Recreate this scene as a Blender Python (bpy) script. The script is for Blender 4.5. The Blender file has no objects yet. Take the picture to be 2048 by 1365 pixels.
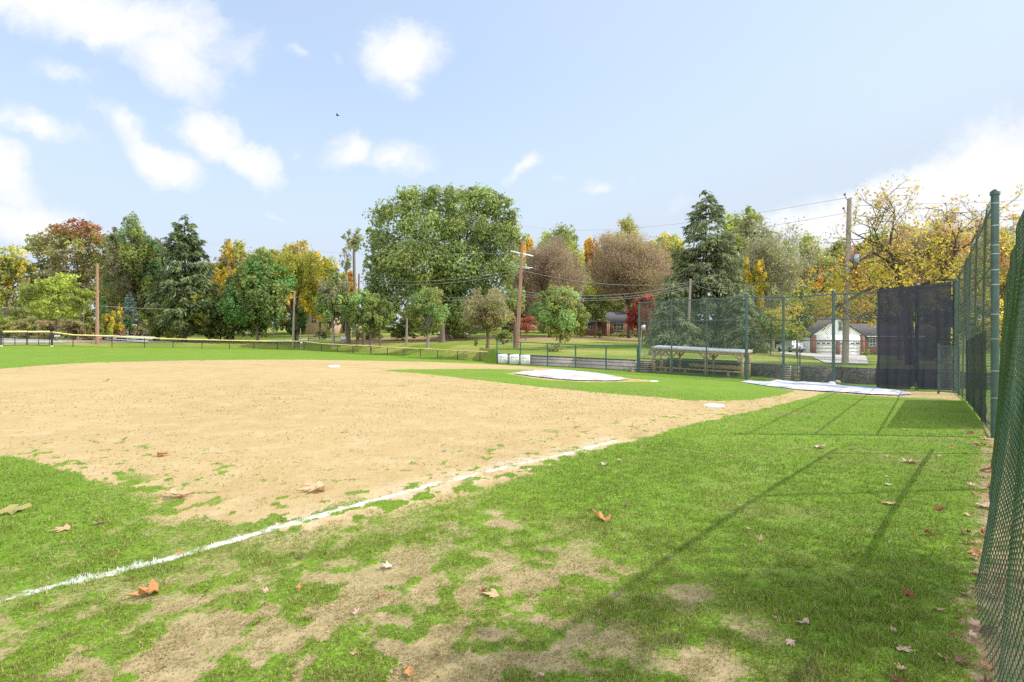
import bpy, math, random
import numpy as np
# ------------------------------------------------------------------ basics
F = 1105.0; E = 1.7; HY = 656.0; CX = 1024.0      # focal length in photo pixels, eye height, horizon row
R = np.random.default_rng(7); random.seed(7)
sc = bpy.context.scene; COL = sc.collection
def W(px, py, Z): return np.array([(px-CX)/F*Z, Z, E-(py-HY)/F*Z])
def WX(px, Z): return (px-CX)/F*Z
def sst(a, b, x):
    t = np.clip((x-a)/(b-a), 0, 1); return t*t*(3-2*t)
# value noise
def vnoise(x, y, seed=0):
    xi = np.floor(x).astype(np.int64); yi = np.floor(y).astype(np.int64); fx = x-xi; fy = y-yi
    def h(a, b):
        n = (a*374761393 + b*668265263 + seed*974711) & 0xffffffff
        n = ((n ^ (n >> 13))*1274126177) & 0xffffffff
        return ((n ^ (n >> 16)) & 0xffff)/65535.0
    fx = fx*fx*(3-2*fx); fy = fy*fy*(3-2*fy)
    return (h(xi, yi)*(1-fx)+h(xi+1, yi)*fx)*(1-fy)+(h(xi, yi+1)*(1-fx)+h(xi+1, yi+1)*fx)*fy
def fbm(x, y, o=4, seed=0):
    s = 0; a = .5; t = 0
    for k in range(o):
        s = s+a*vnoise(x*2**k+17.3*k, y*2**k-9.1*k, seed+k); t += a; a *= .5
    return s/t
# ------------------------------------------------------------------ terrain
def rbf(pts):
    P = np.array(pts, float); n = len(P)
    D = np.hypot(P[:, None, 0]-P[None, :, 0], P[:, None, 1]-P[None, :, 1])
    A = np.zeros((n+3, n+3)); A[:n, :n] = D - np.eye(n)*.3; A[:n, n] = 1; A[:n, n+1] = P[:, 0]; A[:n, n+2] = P[:, 1]; A[n:, :n] = A[:n, n:].T
    w = np.linalg.solve(A, np.r_[P[:, 2], 0, 0, 0])
    def f(x, y):
        s = w[n]+w[n+1]*x+w[n+2]*y
        for k in range(n): s = s+w[k]*np.hypot(x-P[k, 0], y-P[k, 1])
        return s
    return f
def C(px, py, Z): return tuple(W(px, py, Z))
field_pts = [(x, y, 0) for x, y in [(-8, -8), (0, -6), (8, -8), (0, 0), (-4, 3), (0, 3), (3, 3), (-6, 7), (0, 7), (-14, 0), (14, 0)]]
field_pts += [(5, 6, -.05), (-14, 12, 0), (12, 4, -.1), C(1430, 812, 13.5), C(667, 734, 25.5), C(1680, 776, 25.3), C(1278, 745, 35.8), C(1493, 760, 30.6),
  C(1667, 770, 27.9), C(1757, 778, 26.6), C(1911, 783, 23.5), C(1936, 803, 17.9), C(1988, 876, 10), C(994, 728, 44), C(50, 692, 49), C(225, 696, 60),
  C(459, 699, 68), C(600, 700, 72), C(780, 711, 66), C(960, 723, 58), C(-200, 694, 46), (30, 10, -.8), (34, 25, -1.3), (-60, 30, .3)]
lawn_pts = [C(994, 709, 44.6), C(1150, 716, 41), C(1278, 722, 38), C(1400, 722, 38), C(1500, 727, 35.5), C(1600, 733, 33), C(1757, 737, 30), C(1911, 742, 27),
  C(2200, 745, 25), C(1412, 695, 60), C(1300, 690, 60), C(1230, 673, 108), C(1300, 673, 108), C(1690, 711, 80), C(1800, 712, 80), C(1590, 706, 72), C(1650, 722, 48), C(1500, 708, 58), C(975, 697, 62), C(1037, 698, 55), C(1120, 700, 55),
  C(855, 690, 66), C(700, 690, 74), C(600, 684, 84), C(400, 679, 86), C(195, 685, 63), C(50, 682, 58), C(-60, 682, 56), C(-60, 676, 70), C(0, 676, 72), C(660, 672, 95), C(900, 672, 95), C(1100, 674, 95),
  C(420, 674, 98), (-150, 150, 1.5), (0, 170, 2.5), (60, 170, 3.5), (120, 160, 2.5), (180, 120, -1), (-200, 90, 1.5)]
Ff = rbf(field_pts); Lf = rbf(lawn_pts)
# where the field ends: depth as a function of photo column (outfield fence, then retaining wall)
_bp = [-2500, -300, 10, 102, 225, 459, 600, 780, 960, 986, 994, 1150, 1270, 1274, 1310, 1500, 1566, 1594, 1600, 1757, 1911, 2300, 4000]
_bz = [30, 46, 50, 52, 60.5, 68.5, 72.5, 66.5, 59, 52, 44.7, 40.9, 37.4, 39.3, 39.3, 35.4, 34.2, 33.7, 31.4, 29.2, 27, 26, 26]
_bw = [6, 6, 5, 4, 6, 6, 7, 6, 5, 3, .2, .2, .2, .2, .2, .2, .2, .2, .2, .2, .2, 1, 3]
def gz(x, y):
    x = np.asarray(x, float); y = np.asarray(y, float)
    yy = np.maximum(y, .5); px = CX+F*x/yy
    zb = np.interp(px, _bp, _bz); wd = np.interp(px, _bp, _bw)
    t = np.where(y > 1, sst(0, 1, (y-zb)/wd), 0)
    f = Ff(x, y)+ .02*(fbm(x*.5, y*.5, 3, 5)-.5)
    r = np.hypot(x, y)
    l = Lf(x, y)+.15*(fbm(x*.12, y*.12, 3, 9)-.5)*sst(0, 8, y-zb)
    z = f*(1-t)+l*t
    k = sst(120, 260, r)
    return np.clip(z*(1-k)+1.5*k, -3.2, 6)
def G(px, py):
    px = np.atleast_1d(np.asarray(px, float)); py = np.atleast_1d(np.asarray(py, float))
    Zs = np.geomspace(1.2, 240, 1500); out = np.zeros((len(px), 3))
    for i in range(len(px)):
        x = (px[i]-CX)/F*Zs; z = E-(py[i]-HY)/F*Zs; g = gz(x, Zs); b = np.where(z < g)[0]
        k = b[0] if len(b) else len(Zs)-1
        a0, a1 = (z-g)[k-1], (z-g)[k]; t = a0/(a0-a1+1e-9) if len(b) else 1
        Z = Zs[k-1]+(Zs[k]-Zs[k-1])*t; out[i] = ((px[i]-CX)/F*Z, Z, gz((px[i]-CX)/F*Z, Z))
    return out
def onground(px, Z): x = WX(px, Z); return np.array([x, Z, float(gz(x, Z))])
# ------------------------------------------------------------------ materials
def mat(name): 
    m = bpy.data.materials.new(name); m.use_nodes = True; nt = m.node_tree; nt.nodes.clear(); return m, nt
def N(nt, t, **kw):
    n = nt.nodes.new(t)
    for k, v in kw.items():
        if k.startswith('_'): setattr(n, k[1:], v)
        else: n.inputs[k.replace('__', ' ')].default_value = v
    return n
def L(nt, a, b): nt.links.new(a, b)
def simple(name, col, rough=.7, var=.15, scale=8, bump=.0, metal=0, spec=.5, col2=None, stretch=None):
    m, nt = mat(name); o = N(nt, 'ShaderNodeOutputMaterial'); p = N(nt, 'ShaderNodeBsdfPrincipled', Roughness=rough, Metallic=metal)
    p.inputs['Specular IOR Level'].default_value = spec
    tc = N(nt, 'ShaderNodeTexCoord'); nz = N(nt, 'ShaderNodeTexNoise', Scale=scale, Detail=5.0)
    src = tc.outputs['Object']
    if stretch:
        mp = N(nt, 'ShaderNodeMapping'); mp.inputs['Scale'].default_value = stretch; L(nt, src, mp.inputs[0]); src = mp.outputs[0]
    L(nt, src, nz.inputs['Vector'])
    mx = N(nt, 'ShaderNodeMix', _data_type='RGBA'); c2 = col2 or tuple(max(0, c*(1-2*var)) for c in col); c1 = col if col2 else tuple(min(1, c*(1+var)) for c in col)
    mr = N(nt, 'ShaderNodeMapRange'); mr.inputs[1].default_value = .3; mr.inputs[2].default_value = .7; L(nt, nz.outputs[0], mr.inputs[0])
    L(nt, mr.outputs[0], mx.inputs[0]); mx.inputs[6].default_value = (*c1, 1); mx.inputs[7].default_value = (*c2, 1)
    L(nt, mx.outputs[2], p.inputs['Base Color'])
    if bump: 
        b = N(nt, 'ShaderNodeBump', Strength=bump, Distance=.02); L(nt, nz.outputs[0], b.inputs['Height']); L(nt, b.outputs[0], p.inputs['Normal'])
    L(nt, p.outputs[0], o.inputs[0]); return m
def foliage(name, trans=.58, rough=.6):
    m, nt = mat(name); o = N(nt, 'ShaderNodeOutputMaterial'); at = N(nt, 'ShaderNodeAttribute', _attribute_name='Col')
    p = N(nt, 'ShaderNodeBsdfPrincipled', Roughness=rough); p.inputs['Specular IOR Level'].default_value = .25
    tr = N(nt, 'ShaderNodeBsdfTranslucent'); mx = N(nt, 'ShaderNodeMixShader', Fac=trans)
    L(nt, at.outputs[0], p.inputs['Base Color']); L(nt, at.outputs[0], tr.inputs[0]); L(nt, p.outputs[0], mx.inputs[1]); L(nt, tr.outputs[0], mx.inputs[2]); L(nt, mx.outputs[0], o.inputs[0]); return m
M = {}
M['leafage'] = foliage('leafage'); M['needles'] = foliage('needles', .3, .7); M['grassblade'] = foliage('grass_blade', .4, .5)
M['bark'] = simple('bark', (.16, .12, .09), .9, .3, 6, .5, stretch=(4, 4, .7)); M['bark_grey'] = simple('bark_grey', (.26, .23, .19), .9, .25, 6, .5, stretch=(4, 4, .7)); M['bark_dark'] = simple('bark_dark', (.07, .055, .04), .9, .3, 6, .5)
M['pole_wood'] = simple('pole_wood', (.34, .2, .14), .85, .2, 9, .3, stretch=(6, 6, .4)); M['pole_grey'] = simple('pole_grey', (.3, .26, .22), .85, .2, 9, .3, stretch=(6, 6, .4))
M['green_steel'] = simple('green_steel', (.055, .105, .09), .4, .15, 5, 0, .1); M['green_wire'] = simple('green_wire', (.09, .135, .105), .38, .12, 9, 0, .1); M['dark_green_wire'] = simple('dark_green_wire', (.055, .115, .06), .3, .2, 9, 0, .3)
M['galv'] = simple('galvanised_steel', (.32, .36, .35), .4, .15, 9, 0, .6); M['black_steel'] = simple('black_steel', (.02, .022, .022), .5, .2, 9); M['black_wire'] = simple('black_wire', (.03, .035, .03), .5, .2, 9)
M['yellow'] = simple('yellow_cap', (.66, .55, .22), .5, .12, 3); M['white'] = simple('white_paint', (.78, .78, .78), .5, .06, 4); M['white_metal'] = simple('white_metal', (.55, .6, .68), .35, .06, 2, 0, .0)
M['lumber'] = simple('treated_lumber', (.58, .4, .23), .8, .2, 5, .2, stretch=(1, 1, 5)); M['lumber_dark'] = simple('weathered_lumber', (.22, .14, .09), .85, .25, 5, .2)
M['stone'] = simple('wall_stone', (.28, .255, .22), .9, .25, 4, .6); M['stone_tan'] = simple('tan_stone', (.42, .34, .24), .9, .2, 6, .5); M['timber'] = simple('grey_timber', (.2, .185, .165), .9, .25, 3, .3, stretch=(.6, .6, 6))
M['rubble'] = simple('dark_rubble', (.16, .14, .125), .95, .35, 6, .8)
M['glass'] = simple('window_glass', (.12, .16, .17), .08, .3, .8, spec=.8); M['shingle'] = simple('roof_shingle', (.13, .12, .13), .9, .2, 5, .4); M['shingle_tan'] = simple('tan_shingle', (.34, .3, .26), .9, .2, 5, .3)
M['siding'] = simple('white_siding', (.88, .88, .9), .6, .05, 2); M['tan_wall'] = simple('tan_wall', (.55, .4, .28), .8, .12, 3); M['orange_wall'] = simple('peach_wall', (.6, .35, .25), .8, .12, 3)
M['porcelain'] = simple('insulator', (.12, .07, .05), .3, .1, 5); M['grey_metal'] = simple('grey_metal', (.42, .46, .48), .45, .1, 5, 0, .4); M['cable'] = simple('cable', (.3, .3, .3), .6, .1, 5)
M['asphalt'] = simple('pale_asphalt', (.4, .38, .38), .9, .12, 3, .2); M['concrete'] = simple('driveway_concrete', (.5, .47, .44), .9, .12, 2, .1); M['clay'] = simple('red_clay', (.5, .3, .2), .95, .15, 3, .2)
M['carpaint'] = simple('white_car_paint', (.72, .73, .75), .25, .03, 2); M['rubber'] = simple('rubber', (.02, .02, .02), .8, .2, 9); M['red_lens'] = simple('red_lens', (.5, .02, .02), .2, .1, 9); M['blue'] = simple('blue_paint', (.1, .25, .55), .5, .15, 5)
M['ink_blue'] = simple('pale_blue_print', (.4, .5, .68), .6, .25, 30); M['ink_brown'] = simple('ochre_print', (.5, .38, .18), .6, .25, 30); M['ink_grey'] = simple('grey_print', (.38, .38, .42), .6, .3, 30); M['feather'] = simple('black_feathers', (.012, .012, .016), .6, .2, 9)
def brick_mat():
    m, nt = mat('red_brick'); o = N(nt, 'ShaderNodeOutputMaterial'); p = N(nt, 'ShaderNodeBsdfPrincipled', Roughness=.9); tc = N(nt, 'ShaderNodeTexCoord')
    mp = N(nt, 'ShaderNodeMapping'); mp.inputs['Rotation'].default_value = (math.radians(90), 0, 0); b = N(nt, 'ShaderNodeTexBrick', Scale=4.0)
    b.inputs['Color1'].default_value = (.26, .09, .06, 1); b.inputs['Color2'].default_value = (.2, .07, .05, 1); b.inputs['Mortar'].default_value = (.34, .3, .26, 1); b.inputs['Mortar Size'].default_value = .012
    L(nt, tc.outputs['Object'], mp.inputs[0]); L(nt, mp.outputs[0], b.inputs['Vector']); L(nt, b.outputs[0], p.inputs['Base Color']); L(nt, p.outputs[0], o.inputs[0]); return m
M['brick'] = brick_mat()
def cloth_mat(name, col, clear):
    m, nt = mat(name); o = N(nt, 'ShaderNodeOutputMaterial'); d = N(nt, 'ShaderNodeBsdfPrincipled', Roughness=.75); tc = N(nt, 'ShaderNodeTexCoord')
    nz = N(nt, 'ShaderNodeTexNoise', Scale=1.6, Detail=4.0); L(nt, tc.outputs['Object'], nz.inputs['Vector'])
    mx = N(nt, 'ShaderNodeMix', _data_type='RGBA'); mx.inputs[6].default_value = (*col, 1); mx.inputs[7].default_value = (*[c*1.7 for c in col], 1); L(nt, nz.outputs[0], mx.inputs[0]); L(nt, mx.outputs[2], d.inputs['Base Color'])
    t = N(nt, 'ShaderNodeBsdfTransparent'); ms = N(nt, 'ShaderNodeMixShader'); mr = N(nt, 'ShaderNodeMapRange'); mr.inputs[3].default_value = clear*.4; mr.inputs[4].default_value = clear*1.6
    L(nt, nz.outputs[0], mr.inputs[0]); L(nt, mr.outputs[0], ms.inputs[0]); L(nt, d.outputs[0], ms.inputs[1]); L(nt, t.outputs[0], ms.inputs[2]); L(nt, ms.outputs[0], o.inputs[0]); return m
M['net'] = cloth_mat('black_netting', (.022, .024, .034), .08); M['windscreen'] = cloth_mat('black_windscreen', (.012, .012, .014), .1)
def tarp_mat(name, blue):
    m, nt = mat(name); o = N(nt, 'ShaderNodeOutputMaterial'); d = N(nt, 'ShaderNodeBsdfPrincipled', Roughness=.8); tc = N(nt, 'ShaderNodeTexCoord')
    nz = N(nt, 'ShaderNodeTexNoise', Scale=.8, Detail=6.0, Distortion=1.2); L(nt, tc.outputs['Object'], nz.inputs['Vector']); r = N(nt, 'ShaderNodeValToRGB'); e = r.color_ramp.elements
    e[0].position = .46; e[0].color = (.5, .485, .48, 1) if not blue else (.58, .585, .59, 1); e[1].position = .64; e[1].color = (.36, .3, .27, 1) if not blue else (.24, .28, .46, 1)
    L(nt, nz.outputs[0], r.inputs[0]); L(nt, r.outputs[0], d.inputs['Base Color']); n2 = N(nt, 'ShaderNodeTexNoise', Scale=2.5, Detail=4.0); L(nt, tc.outputs['Object'], n2.inputs['Vector'])
    b = N(nt, 'ShaderNodeBump', Strength=.5, Distance=.05); L(nt, n2.outputs[0], b.inputs['Height']); L(nt, b.outputs[0], d.inputs['Normal']); L(nt, d.outputs[0], o.inputs[0]); return m
M['tarp'] = tarp_mat('white_tarp', False); M['tarp_blue'] = tarp_mat('blue_white_tarp', True)
# ------------------------------------------------------------------ objects
def tag(o, label=None, cat=None, group=None, kind=None):
    if label: o['label'] = label
    if cat: o['category'] = cat
    if group: o['group'] = group
    if kind: o['kind'] = kind
    return o
def empty(name, loc, label=None, cat=None, group=None, rz=0):
    o = bpy.data.objects.new(name, None); COL.objects.link(o); o.location = loc; o.rotation_euler = (0, 0, rz); o.empty_display_size = .1
    return tag(o, label, cat, group)
class MB:
    """collects geometry in numpy blocks; build() makes ONE mesh object (coordinates in world, stored relative to origin)"""
    def __init__(s): s.v = []; s.f = []; s.n = 0; s.c = []
    def add(s, v, f, col=None):
        v = np.asarray(v, float); f = np.asarray(f, np.int64); s.v.append(v); s.f.append(f+s.n); s.n += len(v)
        s.c.append(None if col is None else np.broadcast_to(np.asarray(col, float), (len(f), 3)))
        return s
    def box(s, c, d, rz=0, rx=0):
        x, y, z = [k/2 for k in d]; v = np.array([(a*x, b*y, e*z) for e in (-1, 1) for a, b in ((-1, -1), (1, -1), (1, 1), (-1, 1))])
        if rx: cx, sx = math.cos(rx), math.sin(rx); v = np.c_[v[:, 0], v[:, 1]*cx-v[:, 2]*sx, v[:, 1]*sx+v[:, 2]*cx]
        ca, sa = math.cos(rz), math.sin(rz); v = np.c_[v[:, 0]*ca-v[:, 1]*sa, v[:, 0]*sa+v[:, 1]*ca, v[:, 2]]+np.array(c)
        return s.add(v, [(3, 2, 1, 0), (4, 5, 6, 7), (0, 1, 5, 4), (1, 2, 6, 5), (2, 3, 7, 6), (3, 0, 4, 7)])
    def beam(s, a, b, w, h):
        """rectangular bar from a to b; w across, h vertical"""
        a = np.array(a, float); b = np.array(b, float); d = b-a; d /= np.linalg.norm(d); up = np.array([0, 0, 1.]) if abs(d[2]) < .95 else np.array([0, 1., 0])
        n = np.cross(d, up); n /= np.linalg.norm(n); u = np.cross(n, d); v = []
        for p in (a, b):
            for i, j in ((-1, -1), (1, -1), (1, 1), (-1, 1)): v.append(p+n*i*w/2+u*j*h/2)
        return s.add(v, [(0, 1, 2, 3), (7, 6, 5, 4), (1, 0, 4, 5), (2, 1, 5, 6), (3, 2, 6, 7), (0, 3, 7, 4)])
    def tube(s, pts, r, n=8, cap=True):
        P = np.asarray(pts, float); m = len(P); r = np.broadcast_to(np.asarray(r, float), (m,)); T = np.gradient(P, axis=0); T /= np.linalg.norm(T, axis=1)[:, None]+1e-9
        ref = np.where(np.abs(T[:, 2:3]) > .9, np.array([[1., 0, 0]]), np.array([[0, 0, 1.]])) if m > 2 else np.repeat(np.array([[1., 0, 0]] if abs(T[0, 2]) > .7 else [[0, 0, 1.]]), m, 0)
        if m > 2: ref = np.repeat(ref[:1], m, 0)
        A = np.cross(T, ref); A /= np.linalg.norm(A, axis=1)[:, None]+1e-9; B = np.cross(T, A); an = np.arange(n)*2*np.pi/n
        V = (P[:, None]+r[:, None, None]*(A[:, None]*np.cos(an)[None, :, None]+B[:, None]*np.sin(an)[None, :, None])).reshape(-1, 3)
        i = np.arange(m-1)[:, None]*n; j = np.arange(n)[None]; k = (np.arange(n)+1) % n
        f = np.stack([i+j, i+k[None], i+n+k[None], i+n+j], -1).reshape(-1, 4); s.add(V, f)
        if cap:
            for q, rev in ((0, 1), (m-1, 0)):
                c = np.vstack([V[q*n:(q+1)*n], P[q]]); a = np.arange(n); b = (a+1) % n; ff = np.c_[b, a, np.full(n, n), np.full(n, n)] if rev else np.c_[a, b, np.full(n, n), np.full(n, n)]
                s.add(c, ff)
        return s
    def prism(s, poly, h0, h1):
        """extrude an xy polygon between two heights"""
        p = np.array(poly, float); n = len(p); v = np.vstack([np.c_[p, np.full(n, h0)], np.c_[p, np.full(n, h1)], [[*p.mean(0), h0]], [[*p.mean(0), h1]]])
        f = [(i, (i+1) % n, n+(i+1) % n, n+i) for i in range(n)]+[((i+1) % n, i, 2*n, 2*n) for i in range(n)]+[(n+i, n+(i+1) % n, 2*n+1, 2*n+1) for i in range(n)]
        return s.add(v, f)
    def build(s, name, m, parent=None, origin=None, smooth=False):
        v = np.vstack(s.v); f = np.vstack(s.f); o = np.array(parent.location if parent is not None and origin is None else (origin if origin is not None else v.mean(0)*0+np.array([v[:, 0].mean(), v[:, 1].mean(), v[:, 2].min()])))
        if parent is not None and parent.get('_o') is not None: o = np.array(parent['_o'])
        me = bpy.data.meshes.new(name); tri = f[:, 2] == f[:, 3]; q = f[~tri]; t = f[tri][:, :3]
        loops = np.concatenate([q.ravel(), t.ravel()]); starts = np.concatenate([np.arange(len(q))*4, len(q)*4+np.arange(len(t))*3]); tot = np.concatenate([np.full(len(q), 4), np.full(len(t), 3)])
        me.vertices.add(len(v)); me.vertices.foreach_set('co', (v-o).astype(np.float32).ravel()); me.loops.add(len(loops)); me.loops.foreach_set('vertex_index', loops.astype(np.int32))
        me.polygons.add(len(starts)); me.polygons.foreach_set('loop_start', starts.astype(np.int32)); me.polygons.foreach_set('loop_total', tot.astype(np.int32))
        if smooth: me.polygons.foreach_set('use_smooth', np.ones(len(starts), bool))
        me.update(calc_edges=True)
        if s.c and s.c[0] is not None:
            c = np.vstack(s.c); c = np.vstack([c[~tri], c[tri]]); a = me.attributes.new('Col', 'FLOAT_COLOR', 'FACE'); a.data.foreach_set('color', np.c_[c, np.ones(len(c))].astype(np.float32).ravel())
        me.materials.append(M[m] if isinstance(m, str) else m)
        ob = bpy.data.objects.new(name, me); COL.objects.link(ob)
        if parent is not None:
            ob.parent = parent
            if parent.type == 'MESH': ob.location = (0, 0, 0); ob['_o'] = [float(k) for k in o]
            else: ob['_o'] = [float(k) for k in o]
        else: ob.location = o; ob['_o'] = [float(k) for k in o]
        return ob
def norm(a): return a/(np.linalg.norm(a, axis=-1, keepdims=True)+1e-9)
# ------------------------------------------------------------------ polygons of the field (photo pixels -> ground)
def poly_world(pts): p = np.array(pts, float); return G(p[:, 0], p[:, 1])[:, :2]
def sd_poly(x, y, P):
    """signed distance to polygon, positive inside"""
    sh = x.shape; x = x.ravel(); y = y.ravel(); d = np.full(x.shape, 1e9); ins = np.zeros(x.shape, bool)
    for i in range(len(P)):
        ax, ay = P[i]; bx, by = P[(i+1) % len(P)]; ex, ey = bx-ax, by-ay; t = np.clip(((x-ax)*ex+(y-ay)*ey)/(ex*ex+ey*ey+1e-12), 0, 1)
        d = np.minimum(d, np.hypot(x-ax-t*ex, y-ay-t*ey)); c = ((ay > y) != (by > y)) & (x < (bx-ax)*(y-ay)/(by-ay+1e-12)+ax); ins ^= c
    return np.where(ins, d, -d).reshape(sh)
DIRT = poly_world([(-420, 775), (-150, 750), (0, 738), (60, 733), (150, 727), (250, 724), (400, 721), (500, 720), (620, 720), (750, 722), (850, 724), (960, 728), (1060, 734), (1135, 740),
  (1120, 741.5), (1000, 738.5), (900, 738.5), (790, 739.5), (768, 742), (850, 748), (1000, 765), (1150, 781), (1300, 794), (1370, 800), (1430, 802.5), (1500, 800), (1560, 791), (1592, 782.5), (1560, 776), (1510, 770), (1480, 765.5),
  (1493, 762), (1567, 768), (1667, 772), (1757, 779), (1911, 786), (1925, 800), (1905, 800), (1850, 797), (1780, 795), (1700, 789), (1655, 785), (1620, 796), (1560, 810), (1480, 829), (1400, 846), (1340, 861), (1270, 884), (1180, 907), (1100, 928), (1050, 950),
  (940, 985), (850, 1008), (760, 1028), (690, 1042), (600, 1052), (530, 1048), (420, 1046), (360, 1032), (320, 1008), (260, 984), (200, 962), (110, 938), (60, 921), (0, 913), (-200, 893), (-600, 870)])
MOUND = poly_world([(1012, 748), (1030, 745), (1080, 743), (1140, 743), (1180, 750), (1240, 755), (1270, 758), (1314, 762), (1312, 764), (1260, 764), (1180, 765), (1100, 761), (1050, 754)])
chl = G([0, 150, 360, 570, 860, 1130, 1230], [1200, 1163, 1112, 1050, 970, 908, 882])
_c = np.polyfit(chl[:, 0], chl[:, 1], 1); print('chalk', _c, (chl[:, 1]-np.polyval(_c, chl[:, 0])))
def d_chalk(x, y):
    d = np.full(x.shape, 1e9)
    for i in range(-1, len(chl)-1):
        a = chl[max(i, 0), :2]; b = chl[max(i, 0)+1, :2]
        if i < 0: b = a; a = chl[0, :2]-(chl[1, :2]-chl[0, :2])*6
        ex, ey = b-a; t = np.clip(((x-a[0])*ex+(y-a[1])*ey)/(ex*ex+ey*ey), 0, 1); d = np.minimum(d, np.hypot(x-a[0]-t*ex, y-a[1]-t*ey))
    return d
def blob(x, y, px, py, rad):
    g = G(px, py)[0]; return np.exp(-((x-g[0])**2+(y-g[1])**2)/(rad*rad))
fdir = np.array([.656, .755])
def off(x, y): return .755*x-.656*y
def along(x, y): return .656*x+.755*y
def grass_cov(x, y, want_soft=False):
    """0 bare soil .. 1 full turf; returns cover and infield weight"""
    n1 = fbm(x*1.1, y*1.1, 5, 31); n2 = fbm(x*4.5+3, y*4.5, 4, 47); n3 = fbm(x*.45, y*.45, 3, 11); r = np.hypot(x, y)
    sd = sd_poly(x, y, DIRT); sdm = sd_poly(x, y, MOUND)
    amp = np.clip(1.35-r/11, .1, 1)
    wob = (n1-.5)*.9*amp+(fbm(x*14, y*14, 3, 21)-.5)*.35*amp+(n2-.5)*.6*np.clip(1.3-r/30, .25, 1)
    inf = np.maximum(sst(-.05, .09, sd+wob*.55), sst(-.04, .06, sdm+(n2-.5)*.15))
    soft = np.maximum(sst(-.55, .12, sd+wob*.7), inf)
    # tufts creeping on the infield rim
    rim = np.exp(-np.clip(sd, 0, 9)/.55)*np.clip(1.5-r/9, 0, 1)
    tuft = sst(.53, .62, n2+.14*(fbm(x*11, y*11, 2, 77)-.5)-.05+.05*rim)*rim*1.3
    tuft = np.maximum(tuft, sst(.68, .72, fbm(x*6.5, y*6.5, 3, 90))*np.clip(1.1-sd/3., 0, 1)*.8)
    # wear of the turf
    o = off(x, y); a = along(x, y)
    w = .98*np.exp(-((r-2.5)/2.1)**2)*sst(-1.2, -2.2, o)
    w = np.maximum(w, .62*sst(7, 3.2, r)*sst(-.9, -2.2, o)); w = np.maximum(w, .55*sst(4.2, 2.4, r)*sst(.2, -.6, o))
    w = np.maximum(w, .42*sst(-4.4, -5, o)*sst(9, 5, r)); w = np.maximum(w, .75*blob(x, y, 980, 1040, .55)); w = np.maximum(w, .7*blob(x, y, 200, 1280, .5)); w = np.maximum(w, .8*blob(x, y, 1390, 1330, .35)); w = np.maximum(w, .8*blob(x, y, 1150, 1290, .5))
    w = np.maximum(w, .65*blob(x, y, 1350, 1180, .4)); w = np.maximum(w, .7*blob(x, y, 800, 1130, .5)); w = np.maximum(w, .6*blob(x, y, 600, 1250, .4)); w = np.maximum(w, .55*blob(x, y, 1500, 1260, .3))
    w = np.maximum(w, .1); w = np.maximum(w, .95*np.exp(-((o-.12)/.26)**2)*sst(1.5, 3, a)*sst(30, 20, a))
    nn = .62*n1+.38*n2
    n4 = fbm(x*2.3-7, y*2.3, 4, 29); nn = .14*n1+.38*n4+.48*fbm(x*7.5+2, y*7.5, 4, 35); turf = 1-np.clip(w*(.18+1.0*sst(.41, .60, nn)), 0, .84)
    thin = 1-.6*np.exp(-np.clip(-sd-.02, 0, 9)/.30)*np.clip(1.5-r/8, .0, 1); turf = turf*thin
    cov = turf*(1-inf)+np.clip(tuft, 0, 1)*inf
    return np.clip(cov, 0, 1), (soft if want_soft else inf), w
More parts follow.
